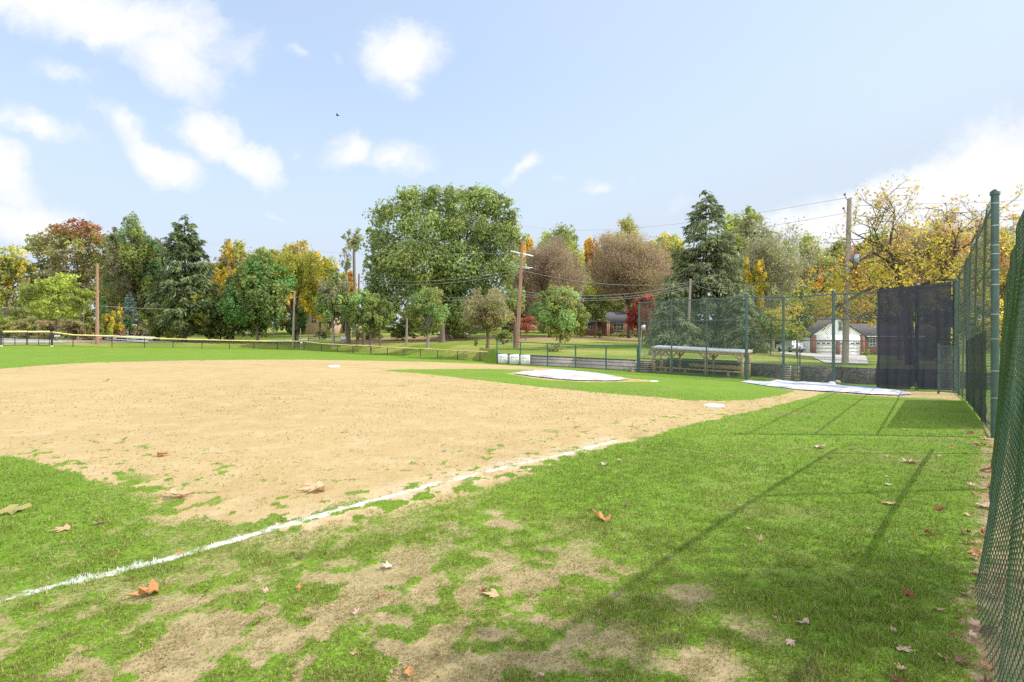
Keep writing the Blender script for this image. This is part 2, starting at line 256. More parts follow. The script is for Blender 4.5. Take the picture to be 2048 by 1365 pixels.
# ------------------------------------------------------------------ ground sheet
def ground():
    th = np.concatenate([np.arange(-180, -46, 3.0), np.arange(-46, 46.01, .13), np.arange(48, 180, 3.0)]); th = np.radians(th)
    r = [.15]; 
    while r[-1] < 900:
        k = r[-1]; r.append(k*(1.06 if k < 1.9 else 1.010 if k < 30 else 1.013 if k < 140 else 1.06))
    r = np.array(r); TH, RR = np.meshgrid(th, r); X = RR*np.sin(TH); Y = RR*np.cos(TH); nr, nth = X.shape
    Z = gz(X, Y); xf, yf = X.ravel(), Y.ravel(); rf = RR.ravel()
    near = (rf < 50); cov = np.ones(xf.size); inf = np.zeros(xf.size); w = np.zeros(xf.size)
    cov[near], inf[near], w[near] = grass_cov(xf[near], yf[near], True)
    px = CX+F*xf/np.maximum(yf, .5); zb = np.interp(px, _bp, _bz)
    lawn = np.where(yf > 1, sst(0, 3, yf-zb), 0)
    zf = Z.ravel()+.012*(fbm(xf*3, yf*3, 4, 3)-.5)*near+.02*(cov-.6)*(rf < 30)*(fbm(xf*14, yf*14, 2, 8))
    v = np.c_[xf, yf, zf]; v = np.vstack([v, [0, 0, 0]])
    i = np.arange(nr-1)[:, None]*nth; j = np.arange(nth)[None]; k = (np.arange(nth)+1) % nth
    f = np.stack([i+j, i+nth+j, i+nth+k[None], i+k[None]], -1).reshape(-1, 4)
    a = np.arange(nth); f = np.vstack([f, np.c_[a, k, np.full(nth, nr*nth), np.full(nth, nr*nth)]])
    b = MB(); b.add(v, f); ob = b.build('ground', ground_mat(), origin=(0, 0, 0), smooth=True); tag(ob, kind='structure')
    def att(n, d):
        A = ob.data.attributes.new(n, 'FLOAT', 'POINT'); A.data.foreach_set('value', np.r_[d, 0].astype(np.float32))
    att('cov', cov); att('inf', inf); att('lawn', lawn); ch = np.full(xf.size, 9.); m = rf < 14; ch[m] = d_chalk(xf[m], yf[m]); att('chalk', ch)
    # leaf litter zones (deep in the yard and along the right fence)
    lit = np.zeros(xf.size)
    for q, z, s in ((1230, 94, 17), (1060, 88, 15), (860, 86, 12), (760, 84, 9), (1480, 66, 4)): 
        lit = np.maximum(lit, np.exp(-((xf-WX(q, z))/s)**2-((yf-z)/13)**2))
    o = off(xf, yf); al = along(xf, yf); lit = np.maximum(lit, .8*np.exp(-((o-.1)/.38)**2)*sst(1.5, 3, al)*sst(30, 24, al)*(yf > 1)); lit = np.maximum(lit, .6*sst(.2, 1.0, o)*sst(60, 20, rf)*(yf > 1)*(1-lawn))
    att('litter', lit); att('worn', w)
    return ob
def ground_mat():
    m, nt = mat('ground'); o = N(nt, 'ShaderNodeOutputMaterial'); p = N(nt, 'ShaderNodeBsdfPrincipled', Roughness=.95); p.inputs['Specular IOR Level'].default_value = .15
    tc = N(nt, 'ShaderNodeTexCoord'); P = tc.outputs['Object']
    def A(n): return N(nt, 'ShaderNodeAttribute', _attribute_name=n).outputs['Fac']
    def NZ(s, d=4.0, r=.6, dist=0.0): 
        n = N(nt, 'ShaderNodeTexNoise', Scale=s, Detail=d, Roughness=r, Distortion=dist); L(nt, P, n.inputs['Vector']); return n.outputs[0]
    def MR(x, a, b, c=0., d=1.): 
        n = N(nt, 'ShaderNodeMapRange', _interpolation_type='SMOOTHSTEP'); L(nt, x, n.inputs[0]); 
        for i, k in enumerate((a, b, c, d)): n.inputs[1+i].default_value = k
        return n.outputs[0]
    def MIX(f, a, b):
        n = N(nt, 'ShaderNodeMix', _data_type='RGBA')
        for s, i in ((f, 0), (a, 6), (b, 7)):
            if isinstance(s, tuple): n.inputs[i].default_value = (*s, 1)
            elif isinstance(s, float): n.inputs[i].default_value = s
            else: L(nt, s, n.inputs[i])
        return n.outputs[2]
    def MA(op, a, b):
        n = N(nt, 'ShaderNodeMath', _operation=op)
        for i, s in enumerate((a, b)):
            if isinstance(s, (int, float)): n.inputs[i].default_value = s
            else: L(nt, s, n.inputs[i])
        return n.outputs[0]
    cov, inf, lawn, chalk, lit, worn = [A(k) for k in ('cov', 'inf', 'lawn', 'chalk', 'litter', 'worn')]
    # turf
    g = MIX(MR(NZ(.35, 5.0), .35, .65), (.10, .195, .014), (.145, .25, .02)); g = MIX(MR(NZ(2.2, 6.0), .35, .7), g, (.13, .235, .012)); g = MIX(MR(NZ(38.0, 3.0), .45, .75), g, (.26, .35, .06))
    g = MIX(MR(NZ(95.0, 2.0), .5, .8), g, (.07, .12, .015))
    yl = MIX(MR(NZ(.11, 5.0), .42, .66), (.15, .22, .025), (.30, .30, .08)); g = MIX(lawn, g, yl)
    g = MIX(MA('MULTIPLY', MR(NZ(.6, 5.0, .7), .5, .66), .5), g, (.24, .22, .08))
    # bare soil between the blades
    s = MIX(MR(NZ(6.0, 6.0), .35, .7), (.40, .31, .17), (.31, .235, .125)); s = MIX(MR(NZ(60.0, 3.0), .52, .72), s, (.44, .36, .23)); s = MIX(MR(NZ(26.0, 4.0, .7), .6, .75), s, (.15, .1, .05))
    s = MIX(MA('MULTIPLY', MR(NZ(11.0, 5.0, .7), .44, .6), .55), s, (.25, .235, .085))
    # infield mix
    d = MIX(MR(NZ(.22, 4.0), .35, .65), (.43, .325, .155), (.385, .28, .128)); d = MIX(MR(NZ(1.6, 6.0, .7), .4, .75), d, (.48, .38, .21)); d = MIX(MR(NZ(55.0, 3.0, .7), .54, .70), d, (.36, .23, .10)); d = MIX(MR(NZ(110.0, 2.0), .62, .74), d, (.62, .5, .34)); d = MIX(MR(NZ(22.0, 4.0, .75), .63, .72), d, (.26, .18, .08)); mpp = N(nt, 'ShaderNodeMapping'); mpp.inputs['Rotation'].default_value = (0, 0, .25); mpp.inputs['Scale'].default_value = (.8, 7, 1); L(nt, P, mpp.inputs[0]); rk = N(nt, 'ShaderNodeTexNoise', Scale=1.6, Detail=6.0, Roughness=.7); L(nt, mpp.outputs[0], rk.inputs['Vector']); d = MIX(MA('MULTIPLY', MR(rk.outputs[0], .48, .68), .45), d, (.35, .25, .115)); d = MIX(MA('MULTIPLY', MR(NZ(.5, 6.0, .7), .55, .7), .4), d, (.38, .27, .13))
    d = MIX(MA('MULTIPLY', MR(chalk, .05, .5, .7, 0.), MR(NZ(3.0, 6.0, .7), .35, .7)), d, (.62, .53, .4))
    base = MIX(inf, s, d)
    c2 = MR(MA('ADD', cov, MA('MULTIPLY', MA('SUBTRACT', NZ(30.0, 4.0, .7), .5), 1.1)), .3, .62)
    col = MIX(c2, base, g)
    ll = MR(MA('ADD', MA('MULTIPLY', lit, .62), MA('MULTIPLY', MA('SUBTRACT', NZ(7.0, 6.0, .75), .5), 1.5)), .35, .55); col = MIX(ll, col, MIX(MR(NZ(14.0, 3.0), .35, .65), (.27, .15, .08), (.42, .28, .18)))
    ck = MA('MULTIPLY', MR(MA('ADD', chalk, MA('MULTIPLY', MA('SUBTRACT', NZ(9.0, 6.0, .75), .5), .16)), .06, .02), MR(NZ(2.4, 6.0, .75), .38, .56)); col = MIX(MA('MULTIPLY', ck, .85), col, (.76, .74, .7))
    L(nt, col, p.inputs['Base Color'])
    h = MA('ADD', MA('MULTIPLY', NZ(45.0, 4.0, .75), .6), MA('MULTIPLY', NZ(9.0, 5.0, .7), 1.0)); b = N(nt, 'ShaderNodeBump', Strength=.55, Distance=.03); L(nt, h, b.inputs['Height']); L(nt, b.outputs[0], p.inputs['Normal'])
    L(nt, p.outputs[0], o.inputs[0]); return m
# ------------------------------------------------------------------ grass blades near the camera
def blades():
    b = MB()
    for n, r0, r1, hs, ws, ra, rb, rc, rd in ((390000, 2.2, 6, .95, 1.0, 0, .1, 4, 6), (330000, 3.8, 11, .95, 1.6, 3.8, 5.6, 6.5, 11), (230000, 6.5, 22, .95, 2.6, 6.5, 10.5, 11, 22), (110000, .7, 7, 1., 1.5, .6, .8, 4.5, 7)):
        th = R.uniform(-math.radians(45.5), math.radians(45.5), n) if r0 > 1 else np.where(R.uniform(size=n) < .75, -1, 1)*R.uniform(math.radians(44), math.radians(100), n); r = np.sqrt(R.uniform(r0*r0, r1*r1, n)) if r0 > 3 else r0*(r1/r0)**R.uniform(0, 1, n)
        x = r*np.sin(th); y = r*np.cos(th); cov, inf, w = grass_cov(x, y); o = off(x, y)
        cl = fbm(x*9, y*9, 2, 5)
        dead = (R.uniform(0, 1, n) < .5*np.clip(w*1.6-.1, 0, 1)*(1-cov*.6)*(inf < .5)*(cl > .38)); keep = (R.uniform(0, 1, n) < np.clip((cov-.05)*1.15, .30*(inf < .5), 1)*np.clip(cl*2.2-.25, .25, 1)) | dead; keep &= (o < .6) & (R.uniform(0, 1, n) < sst(ra, rb, r)*sst(rd, rc, r))
        x, y, cov, inf, w, o, cl, r, dead = [k[keep] for k in (x, y, cov, inf, w, o, cl, r, dead)]; m = len(x)
        h = (.018+.03*cov*R.uniform(.5, 1.3, m)*(.6+.8*cl))*hs*np.where(inf > .5, .6, 1)*np.where(w > .5, .8, 1); lng = sst(.35, .05, np.abs(o+.5))*sst(5, 3, r); h *= 1+.6*lng; h = np.where(dead, R.uniform(.01, .022, m), h); wd = .0018*ws*R.uniform(.7, 1.4, m)
        az = R.uniform(0, 2*np.pi, m); lean = R.uniform(.15, 1.2, m)*np.where(cov < .6, 1.5, 1)*np.where(dead, 4, 1); dx, dy = np.cos(az), np.sin(az); px_, py_ = -dy, dx
        z = gz(x, y)-.004; B0 = np.c_[x, y, z]; D = np.c_[dx, dy, np.zeros(m)]; S = np.c_[px_, py_, np.zeros(m)]; U = np.array([[0, 0, 1.]])
        cl1 = 1/np.sqrt(1+lean**2); p1 = B0+(D*lean[:, None]*.35+U)*(h*.5*cl1)[:, None]; p2 = B0+(D*lean[:, None]+U*.85)*(h*cl1)[:, None]
        V = np.stack([B0-S*wd[:, None], B0+S*wd[:, None], p1+S*(wd*.8)[:, None], p1-S*(wd*.8)[:, None], p2], 1).reshape(-1, 3); i = np.arange(m)*5
        f = np.vstack([np.c_[i, i+1, i+2, i+3], np.c_[i+3, i+2, i+4, i+4]])
        lush = np.clip(cov*1.1-w*.35, 0, 1)[:, None]; rnd = R.uniform(0, 1, (m, 1)); lg = np.clip(1.15-w*2.3, 0, 1)[:, None]; g1 = np.array([[.235, .285, .04]])*(1-lg)+np.array([[.185, .32, .022]])*lg; g2 = np.array([[.10, .15, .022]])*(1-lg)+np.array([[.07, .16, .015]])*lg; st = np.array([[.46, .37, .18]])
        zone = fbm(x*.9, y*.9, 3, 61)[:, None]; c = g2+(g1-g2)*np.clip(rnd*.55+(cl[:, None]-.5)*.9+zone*.7-.02, 0, 1); yw = fbm(x*.6+9, y*.6, 3, 66)[:, None]; c = c*(1-.3*yw)+np.array([[.30, .31, .06]])*.3*yw; dry = (R.uniform(0, 1, (m, 1)) < (.14+.42*(1-lush)*np.clip(w*1.6, .3, 1)[:, None])); dry |= dead[:, None]; c = np.where(dry, st*R.uniform(.6, 1.15, (m, 1)), c)
        c = c*R.uniform(.75, 1.25, (m, 1)); dc = d_chalk(x, y); wh = (dc < .045+.04*(cl-.5)) & (fbm(x*1.7, y*1.7, 3, 13) > .42) & (R.uniform(0, 1, m) < .8); c[wh] = (.8, .8, .78)
        b.add(V, f, np.vstack([c, c]))
    ob = b.build('grass', 'grassblade', origin=(0, 0, 0)); tag(ob, 'short green and straw turf grass worn thin beside the chalk line', 'grass', kind='stuff')
def clods():
    """crumbs of infield mix lying loose on the dirt"""
    n = 26000; th = R.uniform(-math.radians(45), math.radians(35), n); r = 3.2*(20/3.2)**R.uniform(0, 1, n); x = r*np.sin(th); y = r*np.cos(th); cov, inf, w = grass_cov(x, y); dc = fbm(x*1.3, y*1.3, 3, 44)
    k = (inf > .5) & (R.uniform(0, 1, n) < np.clip(dc*2-.5, .1, 1)) | (w > .5) & (cov < .35) & (R.uniform(0, 1, n) < .5); x, y, r = x[k], y[k], r[k]; m = len(x); s = R.uniform(.003, .009, m)*np.clip(r/7, .7, 2.2); z = gz(x, y)
    o = np.array([[1, 0, 0], [0, 1, 0], [-1, 0, 0], [0, -1, 0], [0, 0, .8]]); V = (np.c_[x, y, z][:, None]+o[None]*s[:, None, None]*R.uniform(.6, 1.4, (m, 5, 1))).reshape(-1, 3); i = np.arange(m)*5
    f = np.vstack([np.c_[i+a, i+(a+1) % 4, i+4, i+4] for a in range(4)]); c = np.array([[.4, .29, .14]])*R.uniform(.45, 1.25, (m, 1)); b = MB(); b.add(V, f, np.vstack([c]*4)); tag(b.build('dirt_crumbs', 'grassblade', origin=(0, 0, 0)), 'loose sandy crumbs scattered over the infield dirt', 'gravel', kind='stuff')
def strip(name, A, B, n, m, lift=.03, label=None, cat=None, kind='structure'):
    """draped sheet between two photo edges A and B (lists of pixel points)"""
    A = np.array(A, float); B = np.array(B, float); t = np.linspace(0, 1, n*(len(A)-1)+1); q = np.linspace(0, 1, len(A))
    a = np.c_[np.interp(t, q, A[:, 0]), np.interp(t, q, A[:, 1])]; b_ = np.c_[np.interp(t, q, B[:, 0]), np.interp(t, q, B[:, 1])]
    a = G(a[:, 0], a[:, 1]); b_ = G(b_[:, 0], b_[:, 1]); k = np.linspace(0, 1, 5)[None, :, None]; P = a[:, None]*(1-k)+b_[:, None]*k; P[..., 2] = gz(P[..., 0], P[..., 1])+lift; nn = len(t)
    i = np.arange(nn-1)[:, None]*5; j = np.arange(4)[None]; f = np.stack([i+j, i+j+1, i+5+j+1, i+5+j], -1).reshape(-1, 4); b = MB(); b.add(P.reshape(-1, 3), f); o = b.build(name, m); tag(o, label, cat, kind=kind); return o
# ------------------------------------------------------------------ trees
def leafset(b, P, Nrm, size, asp, col, rng, twig=False):
    """rhombic leaf-clump faces at P facing roughly Nrm"""
    n = len(P); t = norm(rng.normal(size=(n, 3))); nn = norm(Nrm+rng.normal(size=(n, 3))*.65); a = norm(np.cross(nn, t)); c = np.cross(nn, a)
    s = size*rng.uniform(.55, 1.35, (n, 1)); l = s; w = s*asp
    fold = nn*s*.18
    V = np.stack([P-a*l, P-c*w+fold, P+a*l, P+c*w+fold], 1).reshape(-1, 3); i = np.arange(n)*4
    b.add(V, np.c_[i, i+1, i+2, i+3], col)
def palette_col(P, pal, rng, base, c, rad, top=None):
    """colour of each leaf: palette of real leaf colours, mixed by clump"""
    pal = np.array(pal, float)
    k = pal[base % len(pal)]; 
    if top is not None:
        t = sst(top[3], top[3]+.35, (P[:, 2]-c[2])/rad[2]+top[4]*(P[:, 0]-c[0])/rad[0]+rng.normal(size=len(P))*.25)[:, None]*.9; k = k*(1-t)+np.array(top[:3])*t
    return np.clip(k*1.12*rng.uniform(.75, 1.25, (len(P), 1)), 0, .8)
def crown_mesh(rng, lobes, leaf, dens, pal, c, rad, asp=.55, top=None, hollow=.55, twig=0.0):
    b = MB(); leaf = leaf*(.78 if leaf > .21 else .64)
    for li, (q, r) in enumerate(lobes):
        n = int(1.5*dens*4*np.pi*r[0]*r[2]*.75/(leaf*leaf*asp*2)); ns = max(8, int(24*r[0]/max(leaf*7, .6)))
        if n < 4: continue
        sd_ = norm(rng.normal(size=(ns, 3))*[1, 1, .9]+[0, 0, .15]); sub = q+sd_*r*rng.uniform(hollow, .98, (ns, 1)); sr = r*rng.uniform(.26, .52, (ns, 1))
        k = rng.integers(0, ns, n); dd = norm(rng.normal(size=(n, 3))); P = sub[k]+dd*sr[k]*rng.uniform(.25, 1, (n, 1))**.6
        lobev = rng.uniform(.8, 1.2); subv = rng.uniform(.78, 1.26, ns); base = (np.where(rng.uniform(size=ns) < .7, li, rng.integers(0, 99, ns)))[k]
        col = palette_col(P, pal, rng, base, c, rad, top)*lobev*subv[k][:, None]
        nr = norm((P-q)/r+dd*.8+np.array([0, 0, .35]))
        if twig:
            tw = rng.uniform(size=n) < twig; d = norm((P-q)/r+np.array([0, 0, .5])+rng.normal(size=(n, 3))*.5)
            m = int(tw.sum()); Pt = P[tw]; dt = d[tw]; s_ = norm(np.cross(dt, rng.normal(size=(m, 3)))); ln = leaf*rng.uniform(1.5, 4, (m, 1)); w_ = leaf*.09
            V = np.stack([Pt-s_*w_, Pt+s_*w_, Pt+dt*ln+s_*w_*.3, Pt+dt*ln-s_*w_*.3], 1).reshape(-1, 3); i = np.arange(m)*4
            b.add(V, np.c_[i, i+1, i+2, i+3], np.array([.42, .35, .24])*rng.uniform(.6, 1.25, (m, 1))); P, nr, col = P[~tw], nr[~tw], col[~tw]
        leafset(b, P, nr, leaf, asp, col, rng)
    return b
def auto_lobes(rng, c, rad, nl, squash=.85, low=0.0):
    nl = int(nl*1.35)
    out = []; R0 = (rad[0]*rad[1]*rad[2])**(1/3)
    for i in range(nl):
        z = 1-2*(i+.5)/nl; a = i*2.399963+rng.uniform(-.4, .4); s = math.sqrt(1-z*z); d = np.array([s*math.cos(a), s*math.sin(a), z])
        rr = rng.uniform(.2, .4); k = rng.uniform(.5, .93)*(1-rr*.3)
        if z < -.1: d = d*np.array([1.12, 1.12, 1.0+low])
        out.append((c+d*rad*k, np.array([rad[0], rad[1], rad[2]*squash])*rr*rng.uniform(.85, 1.15)))
    for i in range(max(2, nl//5)): out.append((c+rng.normal(size=3)*rad*.2, rad*rng.uniform(.3, .42)))
    return out
def limb(b, rng, p0, p1, r0, r1, n=5, bend=.07, sides=5):
    t = np.linspace(0, 1, n)[:, None]; L_ = np.linalg.norm(p1-p0); P = p0*(1-t)+p1*t; P += rng.normal(size=3)*L_*bend*np.sin(t*np.pi); P[:, 2] += (np.sin(t[:, 0]*np.pi)*L_*.06); b.tube(P, np.linspace(r0, r1, n), sides, cap=False)
def tree(name, label, px, by, Z, top, hw, cb, pal, leaf=.28, dens=1.0, nl=14, seed=0, group=None, topcol=None, bark='bark', squash=.85, asp=.55, cat='tree', twig=0.0, ry=None, limbs=True, rt=None, low=0., lobes=None, hollow=.55, low_z=None, stems=1):
    rng = np.random.default_rng(1000+seed); g = onground(px, Z); e = empty(name, g, label, cat, group)
    zt = W(px, top, Z)[2]; zc = W(px, cb, Z)[2]; zc = max(zc, g[2]-.2); rx = hw/F*Z; rad = np.array([rx, ry or rx*.9, (zt-zc)/2]); c = np.array([g[0], g[1], (zt+zc)/2])
    H = zt-g[2]
    if lobes is not None:
        lb = [(np.array([WX(a, Z+dz), Z+dz, E-(q-HY)/F*(Z+dz)]), np.array([s, s*.9, s*sq])/F*Z) for a, q, s, sq, dz in lobes]
        aa = np.array([q for q, _ in lb]); c = aa.mean(0)
    else: lb = auto_lobes(rng, c, rad, nl, squash, low)
    crown_mesh(rng, lb, leaf, dens, pal, c, rad, asp, topcol, hollow, twig).build('crown', 'leafage', e)
    b = MB(); rt = rt or max(.1, H*.015); 
    for s in range(stems):
        dx = 0 if stems == 1 else rng.uniform(-.5, .5)*rx*.4; tp = np.array([c[0]+dx, c[1]+rng.uniform(-.3, .3), c[2]+rad[2]*.35]); fork = np.array([g[0]+dx*.4, g[1], max(zc+.1*rad[2], g[2]+H*.12)])
        b.tube([g-[0, 0, .25], g+[0, 0, .02*H], g+(fork-g)*.5+[.02*H*(rng.uniform()-.5), 0, 0], fork, fork+(tp-fork)*.5, tp], np.array([1.6, 1.15, .95, .85, .5, .15])*rt/math.sqrt(stems), 8)
    if limbs:
        for q, r in lb:
            t = rng.uniform(0, .55); limb(b, rng, fork+(tp-fork)*t, q+(q-c)*.06, rt*.42*(1-t*.6), rt*.06)
    b.build('trunk', bark, e, smooth=True); return e
def conifer(name, label, px, by, Z, top, hw, cb, col, n=9000, seed=0, droop=.3, leaf=.32, power=.8, group=None, cat='tree', whorl=26, asp=.22, irr=.25, upturn=.0):
    rng = np.random.default_rng(2000+seed); g = onground(px, Z); e = empty(name, g, label, cat, group); zt = W(px, top, Z)[2]; zb = max(W(px, cb, Z)[2], g[2]); H = zt-zb; R0 = hw/F*Z; b = MB(); tb = MB()
    nb = whorl*7; t = np.sort(rng.uniform(0, 1, nb))**1.0; az = rng.uniform(0, 2*np.pi, nb); ln = R0*((1-t)**power*.97+.03)*rng.uniform(1-irr, 1+irr*.4, nb); zz = zb+H*t*.985
    wt = ln*ln+ln*.6; wt /= wt.sum(); k = rng.choice(nb, n, p=wt); s = rng.uniform(.08, 1, n)**.7; d = np.c_[np.cos(az), np.sin(az), np.zeros(nb)]; sd_ = np.c_[-np.sin(az), np.cos(az), np.zeros(nb)]
    lat = rng.normal(size=n)*.14*ln[k]*(1.15-s); zc = (upturn*s+.12*s-droop*s*s)*ln[k]
    P = np.c_[np.full(n, g[0]), np.full(n, g[1]), zz[k]+zc]+d[k]*(s*ln[k])[:, None]+sd_[k]*lat[:, None]+np.c_[np.zeros((n, 2)), -rng.exponential(.10, n)*ln[k]*.8]
    a = norm(d[k]*rng.uniform(.2, 1, (n, 1))+sd_[k]*(np.sign(lat)*rng.uniform(.1, .8, n))[:, None]+np.c_[np.zeros((n, 2)), -rng.uniform(.0, 1.0, n)*(1 if droop > .1 else -.6)]); c_ = norm(np.cross(a, norm(rng.normal(size=(n, 3))+[0, 0, 1])))
    sz = leaf*rng.uniform(.6, 1.4, (n, 1)); V = np.stack([P-a*sz*.5, P-c_*sz*asp, P+a*sz, P+c_*sz*asp], 1).reshape(-1, 3); i = np.arange(n)*4; br = rng.uniform(.65, 1.35, nb)
    b.add(V, np.c_[i, i+1, i+2, i+3], np.array(col)*(br[k]*rng.uniform(.75, 1.25, n))[:, None]); b.build('crown', 'needles', e)
    rt = max(.12, (zt-g[2])*.016); tb.tube([g-[0, 0, .2], g+[0, 0, .3], [g[0], g[1], zt-.2]], [rt*1.3, rt, .02], 7)
    for q in range(0, nb, 2):
        p0 = np.array([g[0], g[1], zz[q]]); u = np.linspace(0, .9, 4)[:, None]; pts = p0+d[q]*u*ln[q]; pts[:, 2] += (upturn*u[:, 0]+.12*u[:, 0]-droop*u[:, 0]**2)*ln[q]; tb.tube(pts, np.linspace(rt*.22, .015, 4), 3, cap=False)
    tb.build('trunk', 'bark_dark', e, smooth=True); return e
def bare_branch(b, rng, p, d, ln, r, depth, ends, spread=.55, up=.18, sides=4):
    n = 4; pts = [p]; dd = d
    for i in range(n-1): dd = norm(dd+rng.normal(size=3)*.13+[0, 0, up*.35]); pts.append(pts[-1]+dd*ln/(n-1))
    b.tube(pts, np.linspace(r, r*.6, n), max(3, sides), cap=False); 
    if depth == 0: ends.append(pts[-1]); ends.append(pts[-2]); return
    for j in range(rng.integers(2, 4)):
        t = rng.integers(2, n); nd = norm(dd+rng.normal(size=3)*spread+[0, 0, up]); bare_branch(b, rng, pts[t], nd, ln*rng.uniform(.6, .85), r*.58, depth-1, ends, spread, up, sides-1)
def bare_tree(name, label, px, Z, top, hw, col, nleaf=1500, seed=0, leaf=.14, depth=6, group=None, bark='bark_grey', stems=1, spread=.5):
    rng = np.random.default_rng(3000+seed); g = onground(px, Z); e = empty(name, g, label, 'tree', group); zt = W(px, top, Z)[2]; H = zt-g[2]; b = MB(); ends = []
    for s in range(stems):
        d = norm(np.array([rng.normal()*.12*(stems > 1), rng.normal()*.12, 1])); r = H*.016/math.sqrt(stems); hh = H*.3
        b.tube([g-[0, 0, .2], g+d*hh*.5, g+d*hh], [r*1.4, r, r*.9], 7)
        for q in range(4): bare_branch(b, rng, g+d*hh*(.8+.07*q), norm(d+rng.normal(size=3)*[.45, .45, .1]), H*.21, r*.62, depth-2, ends, spread)
    b.build('trunk', bark, e, smooth=True); ends = np.array(ends)
    k = rng.integers(0, len(ends), nleaf); P = ends[k]+rng.normal(size=(nleaf, 3))*.35; c = MB(); leafset(c, P, rng.normal(size=(nleaf, 3)), leaf, .5, np.array(col)*rng.uniform(.7, 1.3, (nleaf, 1)), rng); c.build('crown', 'leafage', e); return e
def bush(name, label, px, by, Z, top, hw, pal, leaf=.16, dens=1.2, seed=0, nl=8, group=None, cat='shrub', asp=.55, ry=None):
    rng = np.random.default_rng(4000+seed); g = onground(px, Z); e = empty(name, g, label, cat, group); zt = W(px, top, Z)[2]; H = max(zt-g[2], .3); rx = hw/F*Z
    rad = np.array([rx, ry or rx*.8, H*.52]); c = g+[0, 0, H*.48]; lb = auto_lobes(rng, c, rad, nl, .9); crown_mesh(rng, lb, leaf, dens, pal, c, rad, asp).build('foliage', 'leafage', e)
    b = MB()
    for q, r in lb[:5]: limb(b, rng, g+[rng.uniform(-.1, .1), 0, -.1], q, .03+H*.008, .012)
    b.build('stem', 'bark_dark', e); return e
GR = (.30, .35, .10); GRd = (.215, .265, .09); GRl = (.40, .46, .09); OL = (.34, .34, .13); YG = (.42, .42, .075); YL = (.68, .52, .09); OR = (.66, .34, .07); BR = (.38, .28, .18); RD = (.27, .045, .04); RU = (.48, .27, .11); TN = (.42, .34, .17); GY = (.34, .33, .2)
def plant_trees():
    T = tree
    # back row first: what closes the view between the nearer trees
    back = [(-60, 505, 60, 104, [YG, YL, OL], 'yellow green maple at the left edge behind the hedge'), (245, 478, 55, 108, [GR, OL], 'olive tree behind the dark pines at left'),
      (462, 474, 64, 100, [YG, TN, YL, OL], 'tan and gold tree just right of the tall dark fir'), (585, 468, 76, 104, [YL, YG, TN], 'golden tree with the highest top behind the dense green maple'),
      (640, 492, 48, 96, [YL, YG], 'yellow tree right of the golden one, above the tan house'), (692, 532, 30, 112, [OR, YL], 'orange tree glowing behind the thin tall pines'), (752, 560, 30, 112, [GRd, GR], 'dark tree low behind the left flank of the giant oak'),
      (1046, 455, 36, 128, [YL, YG, OR], 'yellow tree peeping out right of the giant oak'), (1118, 438, 66, 132, [GR, GRl, YG], 'bright green hillside tree above the brown domed tree'),
      (1186, 452, 27, 136, [OR, YL], 'orange hillside tree beside the bright green one'), (1238, 446, 60, 138, [YG, YL], 'yellow green hillside tree above the second brown tree'), (1338, 440, 60, 132, [YG, YL, GR], 'yellow and green hillside tree left of the big spruce'),
      (1292, 470, 56, 128, [YG, GR], 'olive hillside tree low between the brown tree and the spruce'), (1484, 398, 72, 92, [GR, GRl, OL], 'green oak rising right behind the big spruce'),
      (1602, 470, 72, 104, [GR, GRl, OL], 'green tree left of the pole with the transformer'), (1668, 466, 64, 110, [GR, OL], 'dark green tree just left of the transformer pole'), (1562, 478, 60, 100, [GR, OL], 'olive green tree behind the grey twiggy ones'), (1742, 468, 60, 100, [GR, GRl, YG], 'bright green tree behind the transformer'), (1700, 492, 46, 92, [RU, OR], 'rust orange tree behind the transformer pole'),
      (1790, 434, 78, 100, [GR, OL, RU], 'green topped tree right of the transformer pole'), (1905, 428, 60, 92, [(.55, .43, .28), OL, TN], 'rusty tree behind the tall green fence'), (2010, 412, 58, 88, [(.55, .43, .28), TN, OL], 'rust and yellow tree behind the tall fence post'), (2110, 430, 60, 86, [RU, YL], 'rusty tree at the right edge')]
    for i, (px, top, hw, Z, pal, lab) in enumerate(back):
        T('background_tree', lab, px, 680, Z, top, hw, 655 if px < 1500 else 690, pal, leaf=.36, dens=.95 if px < 1850 else .28, nl=15, seed=i, group='trees along the back of the park')
    # left group
    T('yellow_green_maple', 'thin maple turning yellow with green top at far left', 12, 672, 74, 489, 58, 620, [YG, YL, OL, GR], .27, .55, 16, 31)
    T('red_topped_maple', 'tall green maple whose crown is turning red at the top', 163, 672, 78, 446, 92, 640, [OL, GR, OL, TN], .3, .8, 24, 32, topcol=(.4, .12, .07, .38, .25), squash=.8,
      lobes=[(95, 500, 34, .8, 0), (75, 485, 22, .7, 1), (120, 475, 30, .8, 0), (135, 530, 40, .8, -1), (160, 470, 36, .8, 0), (185, 490, 34, .9, -1), (190, 535, 42, .9, 1), (150, 580, 50, .8, 2), (205, 585, 36, .9, 0), (215, 525, 26, .9, 0), (95, 545, 32, .7, 1), (120, 462, 18, .7, 0), (178, 458, 16, .6, 0), (62, 496, 14, .6, 0), (220, 620, 26, .9, 0)])
    T('spreading_maple', 'bright green broad low maple behind the hedge at left', 112, 676, 62, 548, 68, 650, [GRl, GR, GRl], .22, 1.1, 18, 33, squash=.7)
    T('dark_pine', 'dark broad pine left of the tall fir', 278, 676, 76, 432, 62, 655, [GRd, (0.161, 0.264, 0.111), GR, (0.264, 0.237, 0.136)], .3, .85, 20, 34, asp=.3)
    T('pale_pine', 'feathery grey green pine behind the dark pine', 230, 676, 84, 468, 26, 640, [OL, (0.339, 0.44, 0.188)], .28, .6, 12, 35, asp=.3)
    conifer('tall_fir', 'tall dark fir with the highest top on the left side', 370, 678, 74, 426, 66, 655, (0.173, 0.216, 0.0975), 13000, 36, droop=.12, power=.55, whorl=30, leaf=.5, irr=.4, upturn=.15)
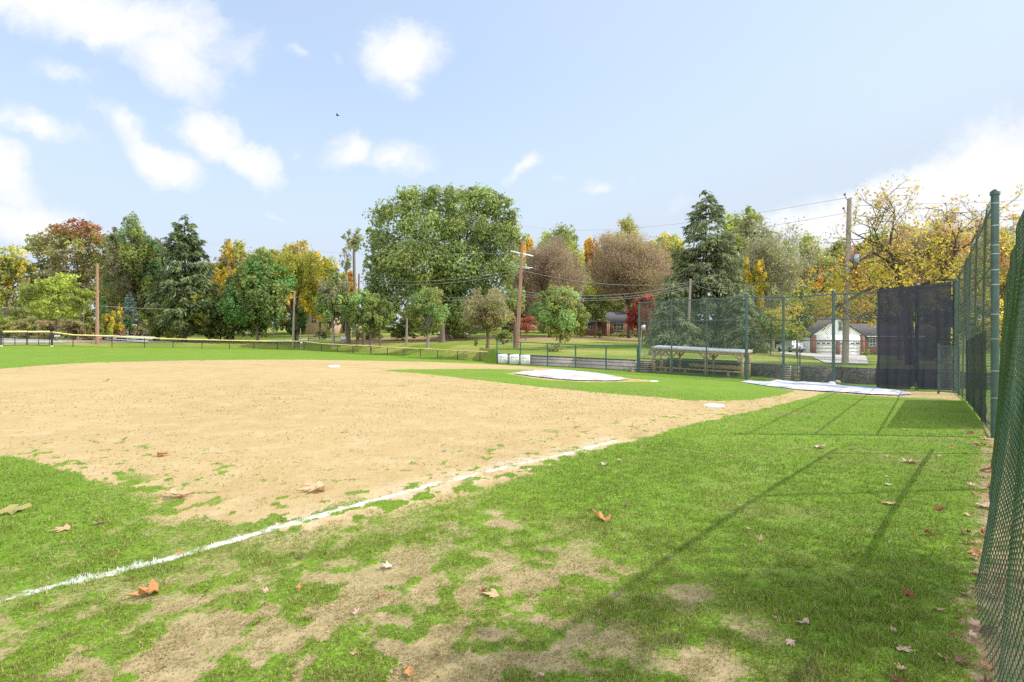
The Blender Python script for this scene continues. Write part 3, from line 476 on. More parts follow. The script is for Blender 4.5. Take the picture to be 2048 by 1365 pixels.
    conifer('blue_spruce', 'small pale blue spruce between the green shrubs', 259, 672, 72, 582, 19, 650, (0.324, 0.459, 0.405), 2500, 37, droop=.05, leaf=.2, whorl=14, upturn=.2)
    conifer('columnar_cedar', 'narrow dark green cedar right of the bare pole', 208, 672, 70, 590, 11, 660, (0.136, 0.314, 0.0859), 2000, 38, droop=-.4, leaf=.2, whorl=14, power=.5)
    bush('golden_shrub', 'yellow green shrub right of the bare pole', 222, 680, 68, 612, 22, [YG, GRl, YL], .16, 1.2, 41, 10)
    bush('orange_shrub', 'small orange leaved shrub behind the golden one', 238, 676, 70, 598, 12, [RU, YL, OL], .16, 1., 42)
    bush('holly', 'dark cone shaped evergreen shrub under the blue spruce', 252, 682, 69, 622, 17, [GRd, (0.111, 0.213, 0.111)], .13, 1.4, 43, 10)
    bush('pink_shrub', 'tiny pinkish shrub in front of the dark evergreen', 243, 684, 67, 658, 8, [(0.4, 0.2, 0.2), (0.472, 0.297, 0.243)], .1, 1., 44, 5)
    bush('grey_shrub', 'grey brown loose shrub beside the dark evergreen', 283, 682, 70, 640, 22, [OL, TN, GY], .14, .9, 45)
    T('chartreuse_maple', 'light yellow green bushy maple hanging to the ground', 364, 680, 74, 566, 48, 684, [GRl, YG, GRl, GR], .22, 1.2, 16, 46, limbs=False)
    T('round_green_tree', 'plain green round tree touching the chartreuse maple', 418, 680, 76, 578, 46, 684, [GR, GRd], .24, 1.2, 14, 47, limbs=False); T('low_green_tree', 'low green tree filling the gap under the tall fir', 318, 678, 76, 590, 40, 684, [GR, GRl], .24, 1.1, 12, 48, limbs=False)
    T('dense_maple', 'large dense dark green maple left of the tan house', 514, 684, 76, 498, 66, 684, [GRd, GR, (0.188, 0.339, 0.111)], .27, 1.25, 22, 49, squash=.8)
    T('dark_cedar', 'dark cedar at the right foot of the dense maple', 596, 682, 78, 612, 20, 680, [GRd, (0.0986, 0.188, 0.0606)], .16, 1.3, 8, 50)
    T('bushy_maple', 'dark green lower maple beside the dense one', 468, 682, 78, 590, 36, 684, [GRd, GR], .24, 1.2, 10, 51)
    # centre
    bare_tree('gold_oak', 'half bare oak with gold leaves and dark limbs above the tan house', 592, 84, 480, 50, YG, 9000, 52, .2, 7, bark='bark_dark')
    T('tall_thin_pine', 'tall thin pine with foliage only at its top', 708, 680, 92, 453, 26, 510, [(0.264, 0.339, 0.161), OL], .26, .5, 9, 53, bark='bark_grey', asp=.3)
    T('thin_pine', 'second thin pine, shorter, beside the tall one', 693, 680, 90, 478, 15, 560, [OL, (0.264, 0.339, 0.161)], .26, .3, 6, 54, bark='bark_grey', asp=.3)
    T('park_maple', 'grey green park maple left of the row with pale trunk', 666, 684, 74, 524, 38, 668, [(0.314, 0.415, 0.161), GY, GR], .24, .85, 14, 55, bark='bark_grey')
    T('park_maple', 'second maple of the row, between two trunks', 712, 688, 73, 572, 40, 668, [(0.314, 0.44, 0.161), GR], .22, .95, 12, 56); T('park_maple', 'dark round maple right of the park row', 760, 690, 71, 588, 34, 676, [GR, GRd], .22, 1.1, 12, 57); T('park_maple', 'short dark maple in front of the row', 742, 692, 70, 618, 26, 676, [GRd, GR], .2, 1.1, 8, 58)
    bark_posts = [(697, 684, 76, 12), (728, 690, 68, 12)]
    big = [(893, 515, 26, .9, 2), (893, 575, 40, .9, 0), (745, 468, 14, .8, 0), (740, 525, 15, .8, 0), (768, 424, 17, .7, 0), (812, 394, 16, .7, 0), (866, 386, 14, .7, 0), (946, 384, 15, .7, 1), (1038, 474, 16, .8, 1), (1040, 530, 15, .8, 1), (742, 590, 16, .8, 0), (985, 392, 13, .7, 0), (930, 635, 40, .8, 0), (850, 635, 40, .8, 0), (885, 640, 34, .8, -1), (1030, 600, 26, .9, 1), (760, 640, 30, .8, 0), (790, 440, 46, .85, 0), (770, 500, 40, .9, -1), (830, 410, 40, .8, 0), (850, 455, 52, .8, -2), (880, 400, 36, .8, 0), (800, 520, 50, .9, -2), (770, 560, 40, .8, 0), (845, 530, 52, .9, -3), (820, 590, 56, .8, 0), (770, 610, 34, .9, 0), (760, 480, 26, .8, 0), (752, 535, 22, .8, 0),
      (925, 415, 44, .8, 1), (965, 405, 40, .8, 1), (990, 440, 40, .8, 1), (935, 470, 50, .9, -1), (985, 490, 50, .9, 0), (1010, 470, 34, .9, 1), (920, 530, 50, .9, -2), (980, 550, 50, .9, -1), (1012, 530, 30, 1., 0), (900, 600, 56, .9, 0), (970, 610, 50, .9, 1), (890, 450, 40, .9, 0), (955, 393, 18, .7, 0), (1005, 405, 20, .7, 1), (1022, 432, 18, .8, 1)]
    T('giant_oak', 'giant green oak, tallest and widest tree in the middle', 893, 684, 82, 385, 150, 650, [(.29, .36, .13), (.25, .32, .11), (.32, .37, .13), (.26, .33, .12), GR], .3, .95, 10, 59, lobes=big, rt=.48, bark='bark', low_z=1)
    conifer('spruce_tip', 'slim dark spruce whose tip shows above the giant oak', 845, 680, 96, 371, 14, 640, (0.148, 0.198, 0.0975), 1500, 60, leaf=.4, whorl=14)
    T('small_oak', 'small upright tree with olive crown in front of the giant oak', 855, 690, 67, 563, 40, 672, [OL, (0.314, 0.44, 0.161), GR], .19, .9, 16, 61, bark='bark_grey', rt=.17)
    T('small_brown_oak', 'rounded olive brown tree left of the tall bare utility pole', 975, 697, 61, 572, 62, 674, [(0.365, 0.339, 0.161), GY, OL, (0.44, 0.339, 0.188)], .17, .72, 20, 62, rt=.17, twig=.3, hollow=.35)
    T('bushy_linden', 'dense green leaning tree right of the tall utility pole', 1120, 700, 55, 568, 56, 690, [(0.264, 0.39, 0.136), GR, OL], .19, 1.05, 18, 63, squash=.85)
    bush('spirea', 'loose grey green shrub at the foot of the dense green tree', 1112, 708, 50, 684, 26, [GY, OL, GRl], .12, .8, 64, 8)
    T('brown_dome_tree', 'brown nearly leafless tree with a smooth dome, left one', 1100, 676, 92, 466, 82, 650, [(0.348, 0.246, 0.179), (0.381, 0.28, 0.196), BR], .2, .5, 26, 65, twig=.65, squash=.95, bark='bark_dark', hollow=.25)
    T('brown_dome_tree', 'brown nearly leafless tree, right one above the brick house', 1258, 676, 100, 456, 94, 622, [(0.381, 0.264, 0.17), BR, TN], .21, .5, 26, 66, twig=.6, squash=.95, bark='bark_dark', hollow=.25)
    T('understory_tree', 'dark green tree low between the brown ones', 1190, 676, 100, 580, 44, 650, [GRd, GR], .25, 1., 10, 67); T('understory_tree', 'dark tree above the ranch house roof', 1262, 676, 116, 575, 50, 660, [GRd, OL, GR], .25, 1., 10, 68); T('understory_tree', 'dark tree behind the leaning utility pole foot', 1040, 676, 100, 590, 36, 660, [GRd, BR], .25, 1., 10, 69)
    T('red_maple', 'dark red maple beside the brick house', 1284, 688, 76, 583, 30, 676, [RD, (0.405, 0.081, 0.054), (0.348, 0.0944, 0.0944), (0.486, 0.162, 0.0675)], .17, .9, 16, 70, bark='bark_dark')
    T('low_red_maple', 'spreading low maple with rosy red leaves behind the pole', 1052, 684, 82, 628, 32, 668, [(0.42, 0.13, 0.09), (0.4, 0.17, 0.11)], .17, .9, 10, 71, squash=.6, bark='bark_grey')
    for i, (px, Z, r, lab) in enumerate([(1046, 58, .3, 'dark leaning trunk just behind the tall utility pole'), (885, 78, .5, 'thick pale trunk right of the small upright tree')]): pass
    conifer('norway_spruce', 'huge dark drooping spruce behind the dugout', 1412, 695, 62, 376, 110, 690, (0.223, 0.26, 0.129), 26000, 72, droop=.28, power=.62, whorl=40, leaf=.42, irr=.3, upturn=.1)
    conifer('drooping_spruce', 'smaller drooping spruce left behind the backstop mesh', 1345, 695, 58, 560, 62, 690, (0.247, 0.285, 0.135), 7000, 73, droop=.3, power=.5, whorl=22, leaf=.35)
    conifer('drooping_spruce', 'smaller drooping spruce right behind the backstop mesh', 1478, 695, 57, 570, 52, 690, (0.247, 0.285, 0.135), 6000, 74, droop=.3, power=.5, whorl=22, leaf=.35)
    bare_tree('bare_ash', 'grey almost leafless ash with a thin top right of the spruce', 1530, 74, 392, 50, GY, 2500, 75, .16, 7, bark='bark_grey', stems=2)
    T('grey_twig_tree', 'grey twiggy tree below the thin ash', 1545, 700, 72, 455, 62, 640, [GY, OL, (0.365, 0.44, 0.188)], .19, .42, 20, 76, twig=.55, hollow=.2, bark='bark_grey'); T('yellow_sapling', 'small clear yellow tree between spruce and grey ash', 1508, 700, 70, 500, 26, 640, [YL, YG], .2, .7, 10, 77)
    T('small_redbud', 'small vase shaped tree on the lawn right of the dugout', 1541, 706, 56, 612, 36, 694, [OL, (0.314, 0.415, 0.136), YG], .16, .75, 14, 78, stems=3); T('low_green_sapling', 'low yellow green sapling in front of the white van', 1594, 706, 52, 642, 20, 690, [GRl, YG], .15, 1., 8, 79)
    T('side_oak', 'dark green tree left of the white garage', 1600, 704, 86, 560, 38, 690, [GRd, GR], .25, 1.1, 12, 80); T('green_backdrop_oak', 'green and orange flecked tree left of the transformer pole', 1632, 704, 88, 500, 52, 660, [GR, GR, OL, OR], .25, .9, 14, 81)
    # yellow walnut close behind the backstop, limbs drawn one by one
    Zy = 36.; rng = np.random.default_rng(82); g = onground(1822, Zy); e = empty('yellow_walnut', g, 'yellow leaved walnut with crooked dark limbs behind the black netting', 'tree'); b = MB()
    def lp(pts): return [np.array([WX(p[0], Zy+p[2]), Zy+p[2], E-(p[1]-HY)/F*(Zy+p[2])]) for p in pts]
    limbs_ = [([(1822, 745, 0), (1815, 660, 0), (1808, 600, 0), (1797, 560, 0), (1794, 532, 0)], .3, .17), ([(1808, 585, 0), (1780, 578, 0), (1745, 576, -.5), (1715, 590, -1), (1680, 610, -1.5), (1650, 640, -2)], .17, .03), ([(1794, 540, 0), (1770, 518, 0), (1745, 505, -.3), (1720, 522, -.6), (1700, 545, -1)], .13, .03),
      ([(1794, 532, 0), (1785, 512, 0), (1762, 490, .5), (1730, 478, .5), (1705, 465, .5)], .12, .03), ([(1778, 500, 0), (1785, 460, 0), (1788, 435, 0), (1790, 412, 0)], .08, .015), ([(1812, 590, 0), (1850, 570, 0), (1885, 550, .5), (1895, 520, .5), (1920, 498, .5), (1940, 490, .5)], .16, .04), ([(1885, 550, .5), (1905, 525, 0), (1912, 480, 0), (1925, 440, 0)], .08, .02),
      ([(1830, 575, 0), (1870, 560, -1), (1930, 560, -2), (1990, 552, -2)], .1, .03), ([(1745, 450, 1), (1755, 430, 1), (1765, 410, 1), (1772, 395, 1)], .03, .01), ([(1762, 490, .5), (1745, 452, 1), (1730, 430, 1)], .05, .012), ([(1815, 650, 0), (1780, 635, -1), (1740, 625, -2), (1700, 640, -2.5)], .12, .02), ([(1912, 480, 0), (1890, 430, 0), (1882, 418, 0)], .04, .01), ([(1940, 490, .5), (1975, 440, .5), (1995, 425, .5)], .04, .01)]
    ends = []
    for pts, r0, r1 in limbs_:
        P = lp(pts); P[0] = P[0] if pts[0][1] != 745 else g-[0, 0, .2]; b.tube(P, np.linspace(r0, r1, len(P)), 8)
        for q in range(1, len(P)):
            for _ in range(3): 
                t = rng.uniform(); p = P[q-1]*(1-t)+P[q]*t; bare_branch(b, rng, p, norm(rng.normal(size=3)+[0, 0, .35]), rng.uniform(.7, 1.35), .03, 2, ends, .6, .1)
    b.build('trunk', 'bark_dark', e, smooth=True); ends = np.array(ends); k = rng.integers(0, len(ends), 2800); P = ends[k]+rng.normal(size=(2800, 3))*.22; c = MB()
    leafset(c, P, rng.normal(size=(2800, 3)), .12, .42, np.array([(0.62, 0.5, 0.09), (0.55, 0.46, 0.1), (0.5, 0.33, 0.12)])[rng.integers(0, 3, 2800)]*rng.uniform(.75, 1.25, (2800, 1)), rng)
    # hanging sprays of yellow leaves on the lower limbs
    spots = [(1588, 625, 34, 1.), (1640, 600, 30, .8), (1680, 600, 34, 1), (1660, 560, 30, .6), (1730, 610, 36, 1), (1760, 560, 34, .8), (1700, 560, 26, .5), (1800, 610, 34, .8), (1850, 600, 34, .8), (1885, 580, 30, .8), (1870, 530, 30, .6), (1920, 540, 30, .8), (1755, 530, 28, .6), (1790, 510, 24, .5), (1735, 500, 24, .5), (1820, 555, 34, .6), (1960, 560, 34, .7), (1990, 600, 36, .6), (1610, 590, 28, .5), (1560, 640, 22, .6), (1840, 470, 40, .22), (1900, 470, 36, .25), (1760, 450, 34, .15), (1700, 510, 30, .35), (1960, 480, 36, .3), (2010, 500, 36, .4)]
    for px, py, s, dn in spots:
        n = int(330*dn*(s/30)**2); dz = rng.uniform(-.8, 2.6); q = np.array([WX(px, Zy+dz), Zy+dz, E-(py-HY)/F*(Zy+dz)]); r = s/F*Zy; ns = 14; sub = q+rng.normal(size=(ns, 3))*r*[.55, .8, .45]; kk = rng.integers(0, ns, n); P = sub[kk]+rng.normal(size=(n, 3))*r*.17*[1, 1, 1.3]
        leafset(c, P, rng.normal(size=(n, 3))+[0, 0, .2], .13, .42, np.array([(0.64, 0.5, 0.07), (0.58, 0.5, 0.09), (0.7, 0.54, 0.08), (0.42, 0.44, 0.09)])[rng.integers(0, 4, ns)][kk]*rng.uniform(.7, 1.25, (n, 1)), rng)
    c.build('crown', 'leafage', e)
    T('rusty_cherry', 'sparse rust brown tree behind the tall green mesh', 1990, 705, 44, 418, 70, 640, [RU, (0.513, 0.297, 0.108), YG], .15, .3, 22, 83, twig=.4, hollow=.2)
    T('sparse_locust', 'airy olive and pinkish tree above the black netting', 1880, 705, 50, 416, 66, 600, [(.52, .4, .26), OL, (.5, .38, .2), RU], .15, .5, 22, 84, twig=.45, hollow=.2); T('sparse_locust', 'airy olive and pinkish tree right of the transformer pole', 1800, 705, 56, 446, 62, 620, [(.52, .4, .26), OL, (.5, .38, .2), RU], .16, .5, 20, 85, twig=.45, hollow=.2)
    # a tree standing out of the picture on the right, whose shade dapples the nearest grass
    rng = np.random.default_rng(90); g = np.array([13.2, 5.2, 0.]); g[2] = float(gz(g[0], g[1])); e = empty('shade_tree', g, 'young tree beyond the near fence throwing dappled shade on the grass', 'tree'); q = np.array([11.1, 4.6, 7.2])
    lb = [(q+[rng.uniform(-1.7, 1.7), rng.uniform(-.75, .55), rng.uniform(-.4, .8)], np.array([.8, .45, .45])*rng.uniform(.7, 1.1)) for _ in range(9)]; crown_mesh(rng, lb, .09, .28, [GR, YG], q, np.array([3., 1.5, 1.5]), hollow=.2).build('crown', 'leafage', e); b = MB(); b.tube([g-[0, 0, .2], g+[-.2, 0, 3], g+[-1.2, -.3, 5.4], q+[1.2, -.1, -.2], q+[-1.5, .25, .3]], [.2, .16, .12, .09, .03], 8)
    for c_, r_ in lb: limb(b, rng, q+[1., 0, -.2], c_, .04, .012)
    b.build('trunk', 'bark', e)
    # hedge plants along the far left road
    for i, (px, top, hw, pal, lab) in enumerate([(-60, 628, 40, [GRl, OL], 'yellow green hedge bush leaving the frame at left'), (2, 630, 36, [GRl, YG, OL], 'bright yellow green hedge bush at the left edge'), (55, 634, 36, [OL, TN, GR], 'olive and tan hedge bush below the spreading maple'), (105, 632, 34, [TN, OL, BR], 'brownish hedge bush in the middle of the hedge'), (150, 636, 30, [GR, OL, (0.405, 0.27, 0.216)], 'mixed green and pink hedge bush near the bare pole'), (182, 640, 22, [OL, BR, GR], 'dark loose hedge bush touching the bare pole')]):
        bush('hedge_bush', lab, px, 682, 70-i*.7, top, hw, pal, .16, 1.2, 90+i, 10, 'hedge along the left road')
    for i, (px, Z, top, hw, lab) in enumerate([(1245, 104, 664, 24, 'dark foundation shrub under the ranch house window'), (1164, 100, 650, 10, 'clipped pale shrub left of the ranch house porch'), (1200, 98, 660, 7, 'twiggy bush in front of the ranch house porch'), (1278, 102, 655, 16, 'dark foundation shrub by the red maple')]): bush('foundation_shrub', lab, px, 676, Z, top, hw, [GRd, OL] if i != 1 else [YG, GRl], .16, 1.1, 100+i, 6)
    bush('foundation_shrub', 'small pale shrub right of the garage doors', 1733, 712, 76, 697, 10, [GRl, OL], .12, 1., 105, 6); bush('foundation_shrub', 'tiny evergreen alone on the lawn left of the small brown tree', 952, 692, 66, 677, 4.5, [GRd], .08, 1.4, 106, 4); bush('foundation_shrub', 'dark low shrub left behind the tall utility pole', 1006, 686, 70, 655, 22, [GRd, GR], .15, 1.2, 107, 7)
    bush('understory_shrub', 'dark undergrowth bush left under the giant oak', 805, 682, 84, 640, 40, [GRd, GR], .2, 1., 108, 8); bush('understory_shrub', 'dark undergrowth bush right under the giant oak', 930, 682, 88, 640, 40, [GRd, OL], .2, 1., 109, 8); bush('understory_shrub', 'low dark bush below the park maples', 650, 680, 88, 655, 16, [GRd], .16, 1., 110, 6); bush('understory_shrub', 'dark bush behind the trunks of the park maples', 735, 680, 86, 650, 34, [GRd, GR], .2, 1., 111, 8)
    bush('understory_shrub', 'long dark thicket behind the spruces', 1400, 694, 72, 640, 90, [GRd, (0.136, 0.237, 0.0859)], .22, 1., 112, 12); bush('understory_shrub', 'dark thicket left of the garage', 1560, 702, 92, 655, 60, [GRd, GR, YG], .22, 1., 113, 10); bush('understory_shrub', 'thicket right behind the black netting', 1880, 712, 60, 640, 60, [GRd, OL, YG], .2, .8, 114, 10)
    bush('understory_shrub', 'thicket behind the far end of the tall fence', 2040, 730, 44, 600, 70, [OL, YL, RU], .18, .6, 115, 10); bush('understory_shrub', 'green shrub mass left behind the dense maple', 440, 680, 80, 600, 60, [GRd, GR], .2, 1., 116, 10)
    bush('understory_shrub', 'green shrubs far behind the hedge at left', 60, 676, 90, 600, 90, [GRd, GR, OL], .22, 1., 117, 12)
    for i, (px, Z, top, hw) in enumerate([(455, 112, 600, 40), (520, 110, 600, 40), (575, 116, 606, 30), (690, 112, 600, 34), (750, 112, 596, 44), (830, 114, 600, 46), (900, 118, 606, 40), (960, 114, 604, 46), (1030, 112, 600, 46), (1100, 116, 600, 46), (1160, 118, 600, 46), (1225, 124, 596, 40), (1300, 118, 600, 46), (1360, 112, 600, 50), (1500, 106, 600, 50), (1570, 108, 610, 40), (1790, 106, 610, 60), (1890, 96, 600, 60), (1980, 90, 600, 60), (2080, 84, 600, 60), (-40, 100, 590, 60), (140, 100, 590, 50), (210, 104, 600, 40), (350, 104, 600, 50)]):
        bush('background_shrub', 'dark green shrub mass closing the back of the lawn behind the trunks', px, 676, Z, top, hw, [GRd, GR, OL], .3, 1., 200+i, 10, 'shrubs closing the back of the park')
    bush('understory_shrub', 'green shrubs behind the dark pines', 290, 676, 96, 590, 70, [GRd, GR], .22, 1., 118, 12)
# ------------------------------------------------------------------ chain link
def chainlink(b, path, a, w, sides=2, disp=None, hfrac=(0, 1)):
    """path: list of (x,y,zbase,ztop); real zig-zag wires of width w, pitch a"""
    P = np.array(path, float); s = np.r_[0, np.cumsum(np.hypot(*np.diff(P[:, :2], axis=0).T))]; Ln = s[-1]
    H = float(np.mean(P[:, 3]-P[:, 2])); ni = int(Ln/a); nk = int(round(H*(hfrac[1]-hfrac[0])/a)); k0 = hfrac[0]*H/a
    i, k = np.meshgrid(np.arange(ni), np.arange(nk), indexing='ij'); i = i.ravel(); k = k.ravel()
    s0 = a*(i+((k+i) % 2)); s1 = a*(i+((k+1+i) % 2)); t0 = (k+k0)*a/H; t1 = (k+1+k0)*a/H
    dirs = np.diff(P[:, :2], axis=0); dirs /= np.linalg.norm(dirs, axis=1)[:, None]
    def mp(ss, tt, dn):
        ss = np.clip(ss, 0, Ln-1e-6); j = np.clip(np.searchsorted(s, ss, side='right')-1, 0, len(P)-2); u = (ss-s[j])/(s[j+1]-s[j]); q = P[j]*(1-u)[:, None]+P[j+1]*u[:, None]; nx, ny = dirs[j][:, 1], -dirs[j][:, 0]
        z = q[:, 2]+(q[:, 3]-q[:, 2])*tt; d = dn+(disp(ss, tt) if disp else 0); return np.c_[q[:, 0]+nx*d, q[:, 1]+ny*d, z]
    ds = s1-s0; dh = (t1-t0)*H; l = np.hypot(ds, dh); ps, ph = -dh/l, ds/l; m = len(i); up = np.where(ds > 0, 1, -1)
    if sides == 2:
        V = np.stack([mp(s0-ps*w/2, t0-ph*w/2/H, 0), mp(s0+ps*w/2, t0+ph*w/2/H, 0), mp(s1+ps*w/2, t1+ph*w/2/H, 0), mp(s1-ps*w/2, t1-ph*w/2/H, 0)], 1).reshape(-1, 3); q = np.arange(m)*4; b.add(V, np.c_[q, q+1, q+2, q+3]); return
    segs = [(0, 1)] if sides == 3 else [(0, .5), (.5, 1)]; n = 3 if sides == 3 else 4
    for u0, u1 in segs:
        ring = []
        for u in (u0, u1):
            bow = up*w*.9*math.sin(u*math.pi) if sides > 3 else up*w*.4
            for c in range(n):
                an = 2*math.pi*c/n+.4; e1, e2 = math.cos(an)*w/2, math.sin(an)*w/2; ring.append(mp(s0+ds*u+ps*e1, t0+(t1-t0)*u+ph*e1/H, bow+e2))
        V = np.stack(ring, 1).reshape(-1, 3); q = np.arange(m)*2*n
        for c in range(n): d = (c+1) % n; b.add(V[:0], np.zeros((0, 4), int)) if False else None
        f = np.vstack([np.c_[q+c, q+(c+1) % n, q+n+(c+1) % n, q+n+c] for c in range(n)]); b.add(V, f)
def post(parent, name, m, x, y, z0, z1, r, cap=True):
    b = MB(); b.tube([[x, y, z0], [x, y, z1]], r, 10); 
    if cap: b.tube([[x, y, z1-.06], [x, y, z1], [x, y, z1+r*.7]], [r*1.25, r*1.22, r*.4], 10)
    return b.build(name, m, parent, smooth=False)
def rail(parent, name, m, pts, r): b = MB(); b.tube(pts, r, 7); return b.build(name, m, parent)
def at(px, Z, zoff=0): g = onground(px, Z); return g+[0, 0, zoff]
def fences():
    # --- outfield fence with yellow cap, two straight runs meeting at the foul pole
    nodes = [(105, 693, 665.5, 52), (146, 693, 671, 55.5), (224, 695.5, 673, 60), (289, 696, 676.5, 63.5), (346, 697.5, 679, 65.5), (404, 698, 680.5, 67.3), (459, 699, 682, 68.5), (508, 699.5, 683, 69.8), (555, 699.7, 683.5, 71), (588, 700, 683.2, 72), (600, 700.5, 683.5, 72.3)]
    runB = [(608, 700.8, 684, 72), (643, 702, 688, 70.8), (675, 704, 690, 69.6), (706, 706, 691.5, 68.5), (742, 708, 692.5, 67.2), (775, 710, 695, 66), (808, 712.5, 697, 64.7), (841, 715, 698, 63.4), (875, 718, 700, 62), (915, 721, 702.5, 60.4), (960, 723.5, 704, 58.4), (985, 725, 705.5, 57)]
    for run, lab, closed in ((nodes, 'low black outfield fence with yellow top, long left run', 0), (runB, 'low black outfield fence with yellow top, run right of the foul pole', 1)):
        pts = []
        for px, yb, yt, Z in run:
            g = onground(px, Z); zt = W(px, yt, Z)[2]; pts.append((g[0], g[1], g[2]+.02, zt))
        e = empty('outfield_fence', pts[0][:3], lab, 'fence')
        for p in pts: post(e, 'post', 'black_steel', p[0], p[1], p[2]-.1, p[3], .04, False)
        rail(e, 'top_cap', 'yellow', [(p[0], p[1], p[3]+.03) for p in pts], .07)
        b = MB(); chainlink(b, pts, .07, .006); b.build('chain_link', 'black_wire', e)
    # gate, two leaves
    for i, (x0, x1, lab) in enumerate(((6, 53, 'left leaf of the double field gate with yellow top rail'), (55, 99, 'right leaf of the double field gate with yellow top rail'))):
        Z0, Z1 = 47.5+i*1.8, 49.2+i*1.8; a, c = at(x0, Z0, .08), at(x1, Z1, .08); e = empty('field_gate', a, lab, 'gate', 'double gate leaves'); zt = a[2]+1.12
        b = MB()
        for p in (a, c, (a+c)/2): b.tube([p, [p[0], p[1], zt]], .028, 8)
        b.tube([a, c], .028, 8); b.build('gate_frame', 'black_steel', e); rail(e, 'top_cap', 'yellow', [(a[0], a[1], zt+.05), (c[0], c[1], zt+.05)], .085)
        b = MB(); chainlink(b, [(*a, zt), (*c, zt)], .07, .006); b.build('chain_link', 'black_wire', e)
    for px, Z, lab in ((2, 47.2, 'black gate post at the left edge'), (103, 51.8, 'black gate post right of the double gate')):
        p = at(px, Z); e = empty('gate_post', p, lab, 'post', 'gate posts'); b = MB(); b.tube([p-[0, 0, .1], p+[0, 0, 1.3]], .06, 10); b.build('post', 'black_steel', e); b = MB(); b.tube([p-[0, 0, .1], p+[0, 0, .1]], [.16, .1], 8); b.build('footing', 'concrete', e)
    p = at(601, 72.1); e = empty('foul_pole', p, 'thin pale metal pole standing at the bend of the outfield fence', 'pole'); z = W(601, 657, 72.1)[2]; b = MB(); b.tube([p, [p[0], p[1], z]], .055, 8); b.build('shaft', 'galv', e); b = MB(); b.box([p[0]+.15, p[1]-.1, p[2]+.95], (.3, .03, .2)); b.build('distance_plate', 'white', e)
    b = MB(); p = at(112, 53.4, 1.0); b.box([p[0]+.2, p[1]-.12, p[2]], (.55, .02, .16)); o = b.build('fence_plate', 'white'); tag(o, 'small white plate hanging on the fence just right of the gate', 'sign')
    # --- green side fence in front of the timber wall
    sp = [(994, 44.2, 682), (1041, 42.9, 684), (1095, 41.4, 686.5), (1151, 39.9, 689), (1212, 38.3, 690.8), (1275, 36.7, 692)]
    pts = []
    for px, Z, yt in sp: g = onground(px, Z); pts.append((g[0], g[1], g[2], W(px, yt, Z)[2]))
    e = empty('low_green_fence', pts[0][:3], 'waist high green chain link fence in front of the grey timber wall', 'fence')
    for p in pts: post(e, 'post', 'green_steel', p[0], p[1], p[2]-.1, p[3], .05)
    rail(e, 'top_rail', 'green_steel', [(p[0], p[1], p[3]-.03) for p in pts], .033); b = MB(); chainlink(b, pts, .05, .005); b.build('chain_link', 'green_wire', e)
    # --- backstop
    H = 4.6
    bs = [(1278, 35.8, .06), (1343, 34.1, .042), (1413, 32.4, .042), (1493, 30.6, .08), (1567, 29.4, .065), (1667, 27.9, .075), (1757, 26.6, .05), (1834, 24.95, .08), (1911, 23.5, .1)]
    tops = [605, 602, 598.5, 594, 594, 588.5, 584, 577, 569]
    pts = []
    for (px, Z, r), ty in zip(bs, tops): g = onground(px, Z); pts.append((g[0], g[1], g[2], W(px, ty, Z)[2]))
    e = empty('backstop', pts[0][:3], 'tall green chain link backstop running behind home plate past the dugout', 'fence')
    for (px, Z, r), p in zip(bs, pts): post(e, 'post', 'green_steel', p[0], p[1], p[2]-.1, p[3]+(.16 if r > .07 else 0), r)
    for fr, rr in ((.995, .035), (.725, .03), (.2, .028)): rail(e, 'rail', 'green_steel', [(p[0], p[1]-.05, p[2]+(p[3]-p[2])*fr) for p in pts], rr)
    rail(e, 'rail', 'green_steel', [(p[0], p[1]-.05, p[2]+(p[3]-p[2])*.488) for p in pts[3:]], .028); rail(e, 'rail', 'green_steel', [(p[0], p[1]-.05, p[2]+.06) for p in pts], .025)
    b = MB(); chainlink(b, [(p[0], p[1]-.09, p[2], p[3]) for p in pts[:4]], .045, .0115); chainlink(b, [(p[0], p[1]-.09, p[2], p[3]) for p in pts[3:7]], .045, .0072); b.build('chain_link', 'green_wire', e)
    b = MB(); chainlink(b, [(p[0], p[1]-.02, p[2], p[3]) for p in pts[6:]], .09, .006); b.build('chain_link', 'green_wire', e)
    # black netting panels hung on the backstop
    def netting(pa, pb, label, seed, lift0, lift1, mname='net', z1a=.12, z1b=.12, name='black_netting', nx=60, nz=40, wave=.13, cat='netting'):
        rng = np.random.default_rng(seed); u, v = np.meshgrid(np.linspace(0, 1, nx), np.linspace(0, 1, nz)); pa, pb = np.array(pa), np.array(pb)
        zb = pa[2]*(1-u)+pb[2]*u; zt = pa[3]+z1a+(pb[3]+z1b-pa[3]-z1a)*u; lift = lift0(u) if callable(lift0) else lift0*(1-u)+lift1*u
        z = zb+lift+(zt-zb-lift)*v; d = pb[:2]-pa[:2]; Ld = np.linalg.norm(d); n = np.array([d[1], -d[0]])/Ld
        w = wave*(np.sin(u*9+1.5*v+seed)*.5+np.sin(u*23-2*v)*.3+np.sin(v*7+u*4)*.3)*(1.1-v)*(wave > .035)+.05*rng.normal(size=u.shape).cumsum(1)*.02
        x = pa[0]*(1-u)+pb[0]*u+n[0]*(w+(.12 if wave > .035 else .05)); y = pa[1]*(1-u)+pb[1]*u+n[1]*(w+(.12 if wave > .035 else .05)); x = x+(wave > .035)*.05*np.sin(v*13+seed)*(np.abs(u-.5) > .47)
        i = np.arange(nz-1)[:, None]*nx; j = np.arange(nx-1)[None]; f = np.stack([i+j, i+j+1, i+nx+j+1, i+nx+j], -1).reshape(-1, 4); b = MB(); b.add(np.c_[x.ravel(), y.ravel(), z.ravel()], f); o = b.build(name, mname, smooth=True); tag(o, label, cat); return o
